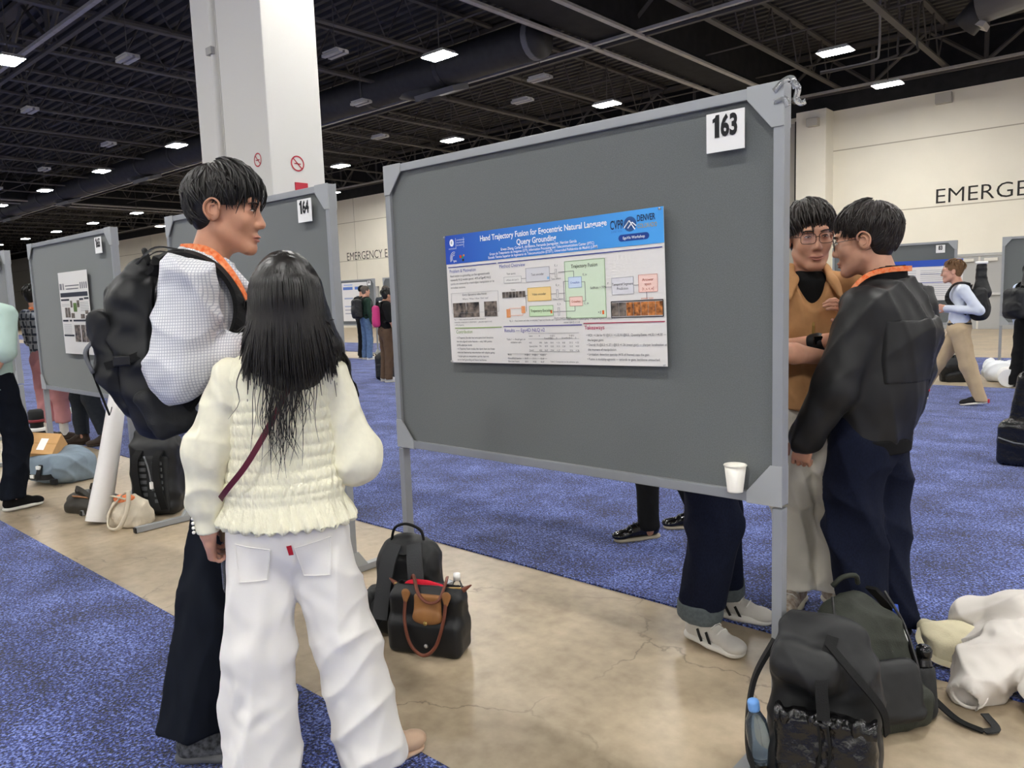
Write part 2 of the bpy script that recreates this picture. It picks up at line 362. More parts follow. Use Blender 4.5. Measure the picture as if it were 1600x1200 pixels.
# thin conduits by the far right wall
pp = empty('ceiling_pipe', (-7.4, 22.0, 7.25)); tag(pp, 'thin dark conduits bent down from the ceiling near the far wall', 'pipe')
for k in range(3): MB().tube(spline([(-.4, 0, -.02*k), (.9+.45*k, 0, -.02*k), (1.1+.45*k, 0, .25), (1.1+.45*k, 0, 1.5)], 14), .03, n=6).build('pipe', M_chord if k == 0 else M_joist, pp, smooth=True)
# high-bay lamps on a regular grid; unseen outer rows added for frontal light
M_lamp = mat('lamp_glow', 'ffffff', emit=('fffdf8', LAMP)); M_house = mat('lamp_housing', 'd7d7d5', rough=.4); M_off = mat('dead_tube_fixture', 'b5b3af', rough=.5)
def make_lamp():
    r = empty('ceiling_lamp')
    MB().box((0, 0, .06), (.74, .46, .08), taper=.8).build('housing', M_house, r)
    MB().box((0, 0, .012), (.68, .40, .012)).build('light_panel', M_lamp, r)
    MB().tube([(0, 0, .1), (0, 0, 2.35)], .012, n=5).build('hanger', M_joist, r)
    return r
lamp0 = make_lamp(); first = True
for i in range(-6, 11):
    for j in range(-6, 4):
        x, y = -6.236-6.239*i, 5.592+6.463*j
        if j == 3:
            y = 22.6
            if i not in (0, 4, 7): continue
        if i >= 7 and j < 1: continue
        if j < -1 and i > 3: continue
        if i == 4 and j == 2: continue
        o = lamp0 if first else copy_tree(lamp0); first = False
        o.location = (x, y, 6.69); tag(o, 'bright white high-bay lamp hanging in the ceiling grid', 'lamp', 'lit high-bay lamps')
def make_dead():
    r = empty('unlit_fixture')
    MB().box((0, 0, .05), (.62, .10, .06)).build('tray', M_off, r)
    MB().box((0, .16, .05), (.62, .10, .06)).build('tray', M_off, r)
    MB().box((0, .08, .10), (.5, .3, .03)).build('bracket', M_off, r)
    MB().tube([(0, .08, .11), (0, .08, 2.35)], .01, n=4).build('hanger', M_joist, r)
    return r
dead0 = make_dead(); first = True
for x, y in ((-17.16, 7.3), (-23.1, 7.2), (-26.3, 10.38), (-13.97, 10.32), (-16.9, 13.26), (-19.97, 16.38), (-12.2, 15.12), (-13.9, 16.44), (-32.25, 10.36), (-17.2, 10.3), (-29.0, 7.2), (-38.2, 10.4), (-26.2, 16.4)):
    o = dead0 if first else copy_tree(dead0); first = False
    o.location = (x, y, 6.7); tag(o, 'unlit pale twin-tube fixture hanging in the dark ceiling', 'light fixture', 'unlit tube fixtures')
# ================================================================ POSTER BOARDS
M_fabric = mat('grey_board_fabric', '6e7271', rough=.9, spec=.15, sheen=.3, noise=(260, .16), bump=(500, .25))
M_alu = mat('grey_aluminium_frame', '989b9e', rough=.42, spec=.4, metal=.25, noise=(6, .06))
M_plate = mat('grey_corner_plate', 'a0a3a4', rough=.5, spec=.4)
M_cap = mat('black_plastic', '141416', rough=.5)
BW, ZT, ZB = 1.83, 2.055, .78
def make_board():
    r = empty('poster_board'); w = BW
    MB().box((w/2, 0, (ZT+ZB)/2), (w-.03, .016, ZT-ZB-.03)).build('panel', M_fabric, r)
    fw, fd = .034, .046
    for nm, c, d in (('top_rail', (w/2, 0, ZT-fw/2), (w-.06, fd, fw)), ('bottom_rail', (w/2, 0, ZB+fw/2), (w-.06, fd, fw))):
        MB().box(c, d).build(nm, M_alu, r, bevel=.003)
    for x in (fw/2, w-fw/2): MB().box((x, 0, (ZT+ZB)/2), (fw, fd, ZT-ZB)).build('side_rail', M_alu, r, bevel=.003)
    for sx in (0, 1):
        for sz in (0, 1):
            for sy in (-1, 1):
                poly = [(0, 0), (.115, 0), (.115, .038), (.038, .13), (0, .13)]
                if sx: poly = [(w-u, v) for u, v in poly]
                poly = [(u, (ZT+.003-v) if sz else (ZB-.003+v)) for u, v in poly]
                y0 = sy*(fd/2-.002); MB().prism(poly, y0, y0+sy*.006).build('corner_plate', M_plate, r, bevel=.002)
    for x in (fw/2, w-fw/2):
        lg = MB().box((x, 0, ZB/2), (fw, .04, ZB-.02)).build('leg', M_alu, r, bevel=.003)
        ft = MB().box((x, -.07, .022), (.04, .66, .036)).build('foot', M_alu, r, bevel=.003)
        for s in (-1, 1): MB().box((x, -.07+s*.332, .020), (.036, .012, .034)).build('end_cap', M_cap, ft)
        MB().prism([(-.09, .038), (.09, .038), (.03, .12), (-.03, .12)], x-.018, x+.018, 'x').build('gusset', M_plate, r, bevel=.002)
    return r
M_print = mat('black_print', '17171a', rough=.6)
b0 = make_board(); first = True
def board(x0, y, num, label, sign_x=None, twist=0.0, sign_label=None, numsize=.085):
    global first
    o = b0 if first else copy_tree(b0); first = False
    o.location = (x0, y, 0); o.rotation_euler = (0, 0, twist); tag(o, label, 'poster board', 'grey poster boards')
    if num:
        x = x0+(sign_x if sign_x is not None else BW-.2)
        s = empty('number_sign', (x, y-.034+0.0, ZT-.115)); tag(s, sign_label, 'sign', 'number signs on the boards')
        MB().box((0, 0, 0), (.125, .003, .118)).build('card', M_white, s)
        if num[0] == '1':
            rest = text(num[1:], numsize, M_print, s, (0, -.003, -.012), bold=.042, sx=.66, name='number'); xs = [v.co.x for v in rest.data.vertices]; zs = [v.co.y for v in rest.data.vertices]; w_ = max(xs)-min(xs); b_, t_ = min(zs), max(zs)
            x1 = -(w_+.026)/2; rest.location.x = x1+.026-min(xs)
            MB().prism([(x1+.006, b_-.012), (x1+.0215, b_-.012), (x1+.0215, t_-.012), (x1+.010, t_-.012), (x1+.007, t_-.019), (x1-.001, t_-.024), (x1-.001, t_-.035), (x1+.006, t_-.033)][::-1], -.0031, -.0029).build('number', M_print, s)
        else: text(num, numsize, M_print, s, (0, -.003, -.012), bold=.042, sx=.66, align='CENTER', name='number')
    return o
board(-2.734, 2.286, '163', 'large grey fabric poster board with the blue-headed poster', BW-.18, sign_label='white card numbered 163 on the nearest board')
board(-5.097, 2.363, '164', 'grey fabric poster board numbered 164 behind the two near people', BW-.2, sign_label='white card numbered 164 on the second board')
board(-7.672, 2.305, '165', 'grey poster board with the black and white poster at left', BW-.22, sign_label='white card numbered 165 on the third board')
board(-10.25, 2.33, '166', 'grey poster board cut off by the left picture edge', BW-.2, sign_label='white card on the leftmost board at the picture edge')
board(-18.4, 13.2, '89', 'far grey poster board below the distant lettering with a tall poster', BW-.2, sign_label='tiny white card on the far left board')
board(-16.2, 13.2, '88', 'far grey poster board next to the one with the tall poster', BW-.2, sign_label='tiny white card on the second far left board')
board(-4.44, 13.2, '83', 'far grey poster board behind the walking man', BW-.22, sign_label='small white card numbered 83 on the far right board')
board(-2.03, 13.2, None, 'far grey poster board at the right picture edge')

# ---------------------------------------------------------------- the main poster
M_paper = mat('poster_paper', 'e4e1dd', rough=.45, spec=.35)
def gradient_material(name, c0, c1, x0, x1):
    m = mat(name, c0, rough=.4, spec=.35); N, L, b = nodes_of(m)
    tc = N.new('ShaderNodeTexCoord'); sp = N.new('ShaderNodeSeparateXYZ'); L.new(tc.outputs['Object'], sp.inputs[0])
    mr = N.new('ShaderNodeMapRange'); mr.inputs['From Min'].default_value = x0; mr.inputs['From Max'].default_value = x1; L.new(sp.outputs['X'], mr.inputs['Value'])
    r = N.new('ShaderNodeValToRGB'); r.color_ramp.elements[0].color = srgb(c0); r.color_ramp.elements[1].color = srgb(c1)
    L.new(mr.outputs[0], r.inputs['Fac']); L.new(r.outputs['Color'], b.inputs['Base Color'])
    return m
M_blue = gradient_material('blue_banner_ink', '1f49b4', '4aa5ee', 0, 1.0)
M_photo = mat('dark_photo_print', '19191b', rough=.5, noise=(34, .9), col2='8d8075')
M_photo2 = mat('orange_photo_print', 'd98a4a', rough=.5, noise=(60, .9), col2='5c3318')
M_wtxt = mat('white_print', 'f3f6fb', rough=.5); M_navy = mat('navy_print', '1d2b52', rough=.5); M_gtxt = mat('grey_print', '55555a', rough=.6); M_lgt = mat('light_grey_print', '8d8d92', rough=.6)
def flat(poster, name, u0, u1, v0, v1, m, lift=.0022):
    return MB().box(((u0+u1)/2, -lift, (v0+v1)/2), (u1-u0, .0006, v1-v0)).build(name, m, poster)
def frame_rect(poster, name, u0, u1, v0, v1, m, w=.0016, lift=.0024):
    g = MB()
    for c, d in ((((u0+u1)/2, v0), (u1-u0, w)), (((u0+u1)/2, v1), (u1-u0, w)), ((u0, (v0+v1)/2), (w, v1-v0)), ((u1, (v0+v1)/2), (w, v1-v0))):
        g.box((c[0], -lift, c[1]), (d[0], .0006, d[1]))
    return g.build(name, m, poster)
def ink(c): return mat('ink_'+c, c, rough=.55)
PW, PH = 1.055, .548
po = empty('poster', (-2.334, 2.252, 1.187)); po.scale = (.987, 1, .969); po.rotation_euler = (0, -.0175, 0); tag(po, 'white scientific poster with blue header pinned to the nearest board', 'poster')
def curl_sheet(w, h, m, name, parent, amp=.006):
    nx, nz = 24, 10; vs = []; 
    for k in range(nz+1):
        for i in range(nx+1):
            u, v = i/nx, k/nz
            b = amp*((1-v)**3)*abs(u-.5)*2*1.2
            vs.append((u*w, -.0004-b*0.0, v*h))
    fs = [(k*(nx+1)+i, k*(nx+1)+i+1, (k+1)*(nx+1)+i+1, (k+1)*(nx+1)+i) for k in range(nz) for i in range(nx)]
    vs2 = [(x, y+.0012, z) for x, y, z in vs]; n = len(vs)
    fs2 = [tuple(n+i for i in reversed(f)) for f in fs]
    return MB().add(vs+vs2, fs+fs2).build(name, m, parent)
curl_sheet(PW, PH, M_paper, 'sheet', po)
def U(x): return .00093198*(x-70)/(1+.00019081*(x-70))      # layout grid of the sheet
def hbar(n, x0, x1, y, m, w=.0035): return flat(po, n, U(x0), U(x1), y-w/2, y+w/2, m)
flat(po, 'header_banner', 0, PW, PH-.122, PH, M_blue, .0016)
T = lambda s, size, m, u, v, **k: text(s, size, m, po, (u, -.0030, v), **k)
T('Hand Trajectory Fusion for Egocentric Natural Language', .0315, M_wtxt, U(690), PH-.040, bold=.02, align='CENTER', sx=.86)
T('Query Grounding', .0315, M_wtxt, U(668), PH-.072, bold=.02, align='CENTER', sx=.86)
T('Erwan Zhang, Carlos R. del-Blanco, Fernando Jaureguizar, Narciso García', .0150, M_wtxt, U(675), PH-.088, bold=.015, align='CENTER', sx=.84)
T('Grupo de Tratamiento de Imágenes (GTI), Information Processing and Telecommunications Center (IPTC)', .0145, M_wtxt, U(685), PH-.102, bold=.012, align='CENTER', sx=.82)
T('Escuela Técnica Superior de Ingenieros de Telecomunicación (ETSIT), Universidad Politécnica de Madrid (UPM)', .0145, M_wtxt, U(690), PH-.116, bold=.012, align='CENTER', sx=.82)
# header marks
g = MB().lathe([(.0005, .001), (.0125, .001), (.0125, 0), (.0005, 0)], n=20, rot=Matrix.Rotation(-math.pi/2, 3, 'X') @ Matrix.Scale(1.25, 3, Vector((0, 1, 0)))).build('emblem', M_wtxt, po); g.location = (.04, -.0022, PH-.032)
T('0', .016, M_navy, .0355, PH-.037, bold=.01)
T('UNIVERSIDAD', .0075, M_wtxt, .021, PH-.060)
for k, s in enumerate(('UNIVERSIDAD', 'POLITÉCNICA', 'DE MADRID')): T(s, .0075, M_wtxt, .070, PH-.026-.011*k)
flat(po, 'divider', .064, .0648, PH-.056, PH-.014, M_wtxt); flat(po, 'divider', .111, .1118, PH-.056, PH-.014, M_wtxt)
arc = MB()
for rr, m0 in ((.022, 0), (.0165, 0), (.011, 0)):
    arc.tube([(.05+rr*math.cos(a), -.0026, PH-.100+rr*1.3*math.sin(a)) for a in np.linspace(1.2, 3.6, 12)], .0012, n=4)
arc.build('arc_emblem', M_wtxt, po)
T('iptc', .013, M_wtxt, .046, PH-.114, bold=.02)
for c, q in ((('d2382f'), (.083, PH-.088, .012)), (('2c9a58'), (.094, PH-.092, .010)), (('e58a2c'), (.104, PH-.086, .008)), (('20242c'), (.098, PH-.104, .010))):
    flat(po, 'cube_emblem', q[0], q[0]+q[2], q[1]-q[2], q[1], ink(c))
T('CVPR', .044, M_navy, U(1160), PH-.058, sx=.54, bold=.012); T('JUNE 2026', .010, ink('3f78c8'), U(1168), PH-.070)
T('DENVER', .031, M_navy, U(1338), PH-.040, sx=.62, bold=.015); T('COLORADO', .022, ink('b9a24c'), U(1340), PH-.064, sx=.62, bold=.0)
dsk = MB().lathe([(.0005, .001), (.026, .001), (.026, 0), (.0005, 0)], n=24, rot=Matrix.Rotation(-math.pi/2, 3, 'X')).build('mountain_disc', ink('2c5793'), po); dsk.location = (U(1291), -.0020, PH-.046)
gm = MB()
for a, b, c in (((-.024, -.010), (-.002, .014), (.020, -.018)), ((-.008, -.012), (.010, .007), (.025, -.006))):
    for (p, q) in ((a, b), (b, c)): gm.tube([(U(1291)+p[0], -.0034, PH-.048+p[1]), (U(1291)+q[0], -.0034, PH-.048+q[1])], .0022, n=4)
gm.build('mountain_lines', M_wtxt, po)
gp = MB(); pts = []
for k in range(9): a = math.pi/2+math.pi*k/8; pts.append((U(1232)+.012*math.cos(a), PH-.092+.012*math.sin(a)))
for k in range(9): a = -math.pi/2+math.pi*k/8; pts.append((U(1396)+.012*math.cos(a), PH-.092+.012*math.sin(a)))
gp.prism(pts, -.0026, -.0020).build('pill', ink('163f8f'), po)
T('EgoVis Workshop', .0135, M_wtxt, U(1314), PH-.097, bold=.015, align='CENTER', sx=.9)
# section rules and headings
hbar('rule', 82, 400, PH-.136, ink('33408f')); hbar('rule', 410, 1500, PH-.136, ink('33408f'))
hbar('rule', 105, 415, .150, ink('8fae5a')); hbar('rule', 428, 950, .152, ink('4a4593')); hbar('rule', 960, 1505, .157, ink('a8324f'))
T('Problem & Motivation', .0205, ink('4a56a0'), U(90), PH-.160, sx=.85); T('Method Overview', .0205, ink('4a56a0'), U(418), PH-.158, sx=.9)
T('Contribution', .0205, ink('7c9a4a'), U(112), .127, sx=.9); T('Results — Ego4D NLQ v2', .0205, ink('5a55a5'), U(432), .129, sx=.95); T('Takeaways', .0215, ink('b03a5c'), U(966), .134, sx=.95, bold=.01)
for k, s in enumerate(('Hand motion is a grounding cue that egocentric-only', 'repeatedly NLQ models ignore: ~41% of Ego4D NLQ', 'queries are answered by a hand-object manipulation or its', 'immediate outcome.')):
    T(s, .0125, M_gtxt, U(92), PH-.178-.0165*k, sx=.86, bold=.008 if k < 2 else 0)
frame_rect(po, 'caption_box', U(92), U(402), .215, .300, M_lgt, w=.0008)
T('Query: Egocentric video frames', .0110, M_gtxt, U(165), .288); T('Where / What / How / Did I see?', .0110, M_gtxt, U(165), .270)
for u0 in (100, 188, 306): flat(po, 'photo', U(u0), U(u0+84), .196, .258, M_photo)
for k, s in enumerate(('Fig. 1 — Hand trajectories coincide with the moment of', 'interaction: manipulation vs observation — grounded signal in only', '~ 41% of queries.')): T(s, .0095, M_gtxt, U(104), .184-.012*k, sx=.85)
# method diagram: coloured boxes with thin frames, links between
def dbox(x0, x1, v0, v1, fill, edge, s=None, size=.0145, col=None):
    zl = .0012 if x1-x0 > 250 else .0018
    flat(po, 'diagram_box', U(x0), U(x1), v0, v1, ink(fill), zl); frame_rect(po, 'box_outline', U(x0), U(x1), v0, v1, ink(edge), w=.0014)
    if s: T(s, size, col or M_gtxt, (U(x0)+U(x1))/2, (v0+v1)/2-.004, align='CENTER', sx=.85)
dbox(850, 1115, .178, .392, 'd6e7cd', '6f9a5a'); T('Trajectory Fusion', .0185, ink('2f3a2a'), (U(850)+U(1115))/2, .366, align='CENTER', bold=.01, sx=.9)
dbox(445, 560, .328, .352, 'e4e2de', 'b5b5b5', '«Where did I put ?»', .0095); T('Text query', .0105, M_gtxt, U(465), .361)
dbox(592, 748, .326, .380, 'd6d6da', '9a9aa2', 'Text encoder', .0135); dbox(598, 752, .250, .302, 'f2d08c', 'c09a3c', 'Video encoder', .0135); dbox(605, 762, .190, .230, 'cfe6bf', '6f9a5a', 'Trajectory Encoder', .0155, ink('20301c'))
dbox(872, 958, .292, .332, 'cfdff2', '7f9cc4', 'CrossAttn', .0115, ink('3f69b5')); dbox(875, 960, .224, .258, 'f5d3c8', 'cc8f80', 'CrossAttn', .0115, ink('b5543f'))
dbox(1158, 1302, .258, .318, 'dedde0', 'a8a8ae', None); T('Temporal Segment', .0135, M_gtxt, (U(1158)+U(1302))/2, .290, align='CENTER', sx=.85); T('Prediction', .0135, M_gtxt, (U(1158)+U(1302))/2, .274, align='CENTER', sx=.85)
dbox(1337, 1462, .262, .322, 'f6d5ca', 'd59080', None); T('Answer', .0145, ink('b5543f'), (U(1337)+U(1462))/2, .300, align='CENTER'); T('span', .0145, ink('b5543f'), (U(1337)+U(1462))/2, .285, align='CENTER'); T('[t_s, t_e]', .0125, ink('b5543f'), (U(1337)+U(1462))/2, .269, align='CENTER')
T('SelfAttn + FFN', .0135, M_gtxt, U(1015), .283, sx=.85); T('×3', .0135, M_gtxt, U(1060), .192); T('Video', .0105, M_gtxt, U(488), .296)
for u, v, r_ in ((750, .205, .006), (1095, .196, .007)): flat(po, 'flame_mark', U(u)-.004, U(u)+.004, v-r_, v+r_, ink('e0662c'))
flat(po, 'snow_mark', U(738)-.005, U(738)+.005, .331, .341, ink('8fc3ea'))
for (a, b, v) in ((560, 592, .341), (582, 598, .274), (750, 785, .352), (752, 785, .274), (762, 800, .205), (805, 908, .355), (805, 845, .274), (805, 908, .205), (1115, 1155, .287), (1302, 1335, .288), (958, 980, .312), (960, 980, .241), (838, 872, .318), (838, 875, .243)): flat(po, 'arrow_line', U(a), U(b), v-.0007, v+.0007, M_gtxt)
for (u, a, b) in ((908, .332, .355), (908, .205, .224), (980, .241, .312), (838, .243, .318), (1388, .238, .262), (585, .21, .274)): flat(po, 'arrow_line', U(u)-.0007, U(u)+.0007, a, b, M_gtxt)
for u, v in ((790, .352), (795, .274), (800, .205)): frame_rect(po, 'token_bar', U(u)-.004, U(u)+.004, v-.015, v+.015, M_lgt, w=.001)
for u, v, s in ((783, .378, 'E_t'), (787, .303, 'E_v'), (792, .230, 'E_h'), (968, .335, 'E_tv'), (972, .228, 'E_th'), (1130, .296, 'F')): T(s, .011, M_gtxt, U(u), v)
T('Text tokens', .0095, M_gtxt, U(758), .328); T('Video tokens', .0095, M_gtxt, U(762), .250); T('Hand motion tokens', .0095, M_gtxt, U(768), .178)
for k in range(7): flat(po, 'film_frame', U(430+22*k), U(449+22*k), .268, .292, M_photo)
for k in range(7): flat(po, 'film_frame', U(1152+49*k), U(1198+49*k), .180, .228, M_photo if k < 2 else M_photo2)
frame_rect(po, 'film_edge', U(1150), U(1496), .175, .233, M_print, w=.003); T('answer span', .010, ink('d0703a'), U(1350), .237)
frame_rect(po, 'hand_track', U(470), U(560), .196, .225, ink('eda98c'), w=.0016); flat(po, 'hand_mark', U(452), U(478), .188, .222, ink('e39a63')); flat(po, 'hand_mark', U(552), U(576), .204, .232, ink('e39a63'))
T('Fig. 2 — Hand motion and video are encoded, Trajectory Encoder and Trajectory Fusion cross-attention + residual gating → Temporal Segment Prediction →', .0098, M_gtxt, U(470), .171, sx=.80); T('answer span [t_s, t_e]', .0098, M_gtxt, U(830), .160, sx=.85)
for k, s in enumerate(('• A Trajectory Encoder that turns sparse hand detections', 'into time-aligned motion features — only 160K params', '(0.8%) added per model.', '• A Trajectory Fusion module that injects them into frozen', 'video-text features by cross-attention with adaptive gating.', '• Largest gains on manipulation queries; improves', 'across both grounding and feature backbones.')): T(s, .0112, M_gtxt, U(112), .104-.0158*k, sx=.82, bold=.004)
T('Table 1 — Recall gain on', .0098, M_gtxt, U(445), .096); T('validation split.', .0098, M_gtxt, U(470), .084)
for y, w in ((.122, .0009), (.100, .0007), (.050, .0009)): flat(po, 'table_rule', U(590), U(928), y-w/2, y+w/2, M_gtxt)
for y in (.040, .022): flat(po, 'table_rule', U(445), U(708), y-.0004, y+.0004, M_gtxt)
for v, row in ((.113, ('Subset', 'N', '', 'R1@0.3', '', '', 'R1@0.5', '')), (.104, ('', '', 'GroundNLQ', 'Ours', 'Δ', 'GroundNLQ', 'Ours', 'Δ')), (.086, ('HOI', '1890', '26.86', '28.42', '+1.56', '18.80', '20.12', '+1.32')), (.072, ('Quantity/State', '774', '18.70', '22.02', '+4.32', '13.60', '15.12', '+4.33')), (.056, ('Overall', '4552', '26.37', '27.64', '+1.27', '17.11', '18.36', '+1.26'))):
    for s, u in zip(row, (594, 660, 695, 735, 775, 812, 862, 902)):
        if s: T(s, .0092, M_gtxt, U(u), v-.004, sx=.78)
for v, row in ((.034, ('Model', 'R1@0.3', 'R1@0.5', 'R5@0.3')), (.019, ('GroundNLQ baseline', '26.37', '17.11', '53.20')), (.006, ('Ours (two frozen)', '28.31', '19.28', '55.37'))):
    for s, u in zip(row, (448, 560, 612, 665)): T(s, .0098, M_gtxt, U(u), v, sx=.82, bold=.006 if v < .01 or v > .03 else 0)
T('Table 2: Comparison on the validation split.', .009, M_gtxt, U(730), .008, sx=.85)
for k, s in enumerate(('• HOI: +1.56 for R1@0.3 / +1.32 R1@0.5;  Quantity/State: +4.32 / +4.33 —', 'the largest gains.', '• Overall: R1@0.3 +1.27 / @0.5 +1.26 (mean gain) — sharper localisation at', 'the moment of manipulation.', '• Limitation: detection sparsity (41% of frames) caps the gain.', '• Fusion is modality-agnostic — extends to gaze, backbone untouched.')): T(s, .0125, M_gtxt, U(978 if k not in (1, 3) else 985), .108-.0178*k, sx=.86, bold=.004)
M_pin = mat('steel_pin', 'd0d0d0', rough=.3, metal=.8)
for k, (u, v) in enumerate(((.006, PH-.006), (PW-.010, PH-.008), (.008, .006), (PW-.008, .006))):
    p = MB().lathe([(.001, .012), (.0045, .010), (.0045, .006), (.002, .004), (.002, 0)], n=8, rot=Matrix.Rotation(math.pi/2, 3, 'X')).build('push_pin', M_pin, po, smooth=True); p.location = (u, -.002, v)

# ---------------------------------------------------------------- other posters
def bar(poster, n, u0, u1, v0, v1, c): return flat(poster, n, u0, u1, v0, v1, ink(c))
p2 = empty('poster', (-6.96, 2.272, 1.115)); tag(p2, 'white portrait poster with dark photographs on the left board', 'poster'); w, h = .66, .62
w, h = .62, .66
MB().box((w/2, 0, h/2), (w, .0015, h)).build('sheet', M_paper, p2)
bar(p2, 'title_band', .02, w-.02, h-.20, h-.165, '2a2d38')
for k, (u0, u1) in enumerate(((.14, .44), (.16, .42))): bar(p2, 'title_line', u0, u1, h-.115-.025*k, h-.107-.025*k, '6a6a70')
for u in (.02, .045, .09, .46, .50, .54, .58): bar(p2, 'logo_mark', u, u+.02, h-.14, h-.09, '7a7a80')
for u0, u1, v in ((.02, .2, .43), (.42, .50, .43), (.52, .61, .435), (.02, .14, .262), (.17, .22, .262), (.25, w-.01, .262), (.02, .24, .142)): bar(p2, 'section_band', u0, u1, v, v+.015, '2a2d38')
for u0, u1, v0, v1 in ((.09, .14, .295, .375), (.15, .20, .295, .375), (.22, .26, .375, .43), (.36, .41, .375, .43), (.22, .29, .29, .33), (.42, .50, .285, .32), (.52, .58, .32, .35), (.52, .58, .285, .31), (.26, .38, .10, .235), (.40, .48, .10, .235), (.49, .61, .10, .235)):
    flat(p2, 'photo', u0, u1, v0, v1, M_photo)
flat(p2, 'photo', .28, .35, .34, .41, mat('green_photo_print', '6f8f4a', rough=.5, noise=(50, .6)))
for k in range(8):
    bar(p2, 'text_line', .03, .2, .40-.012*k if k < 2 else .235-.014*(k-2), .403-.012*k if k < 2 else .238-.014*(k-2), '9a9a9e')
for k in range(6): bar(p2, 'text_line', .43, .60, .41-.013*k, .413-.013*k, '9a9a9e')
p3_ = empty('poster', (-3.72, 13.168, 1.16)); tag(p3_, 'white landscape poster with a blue header on the far right board', 'poster'); w, h = 1.2, .62
MB().box((w/2, 0, h/2), (w, .002, h)).build('sheet', M_paper, p3_); bar(p3_, 'header_band', 0, w, h-.10, h, '2f54b5'); bar(p3_, 'logo_plate', w-.2, w-.02, h-.06, h-.012, 'e8ecf4')
for v in (.40, .27): bar(p3_, 'rule', .62, w-.03, v, v+.008, '6a6fc0')
for k in range(14): bar(p3_, 'text_line', .62, w-.06, .46-.03*k, .466-.03*k, 'a5a5ad')
for k in range(12): bar(p3_, 'text_line', .04, .56, .46-.035*k, .467-.035*k, 'a5a5ad')
p4 = empty('poster', (-18.02, 13.168, .90)); tag(p4, 'tall white poster with blue bands on the far left board', 'poster'); w, h = 1.15, 1.08
MB().box((w/2, 0, h/2), (w, .002, h)).build('sheet', M_paper, p4)
for u0, u1, v0, v1, c in ((.06, .5, h-.2, h-.12, '5c7cc0'), (.6, w-.08, h-.2, h-.12, '5c7cc0'), (.66, w-.1, .58, .70, '4d5a70'), (.1, .5, .62, .66, '9aa6c0'), (.1, .9, .4, .43, '9aa6c0'), (.1, .9, .3, .33, 'a5a5ad'), (.1, .9, .2, .23, 'a5a5ad'), (.1, .5, h-.08, h-.05, 'a8b4d8')): bar(p4, 'print_band', u0, u1, v0, v1, c)
# paper cup standing on the bottom rail of the nearest board
M_cup = mat('white_paper_cup', 'f4f0e6', rough=.6, spec=.2)
cp = empty('paper_cup', (-1.045, 2.235, .815)); tag(cp, 'small white paper cup standing on the lower rail of the nearest board', 'cup')
MB().lathe([(.001, .0), (.0245, .0), (.0245, .004), (.034, .086), (.032, .086), (.0235, .006), (.001, .006)], n=28).build('cup_wall', M_cup, cp, smooth=True)
MB().tube([(.0345*math.cos(a), .0345*math.sin(a), .086) for a in np.linspace(0, 2*math.pi, 33)], .0022, n=6, cap=False).build('rolled_rim', M_cup, cp, smooth=True)
# loose clear tape on the top corner
M_tape = mat('clear_tape', 'f2f4f5', rough=.12, spec=.6, trans=.85)
tp = empty('tape_scrap', (-.905, 2.262, 2.03)); tag(tp, 'crumpled clear tape at the top corner of the nearest board', 'tape')
for k, pts in enumerate((((-.03, -.004, .0), (.0, -.006, .022), (.02, .005, .028), (.03, .012, .0)), ((.02, .008, .02), (.036, .012, .0), (.03, .014, -.03), (.045, .014, -.045), (.058, .012, -.042)), ((-.03, -.004, -.03), (.0, -.004, -.026), (.012, .0, -.05)))):
    strap(pts, .018, .0008, normal=(.2, -1, .3), n=12).build('tape_strip', M_tape, tp, smooth=True)
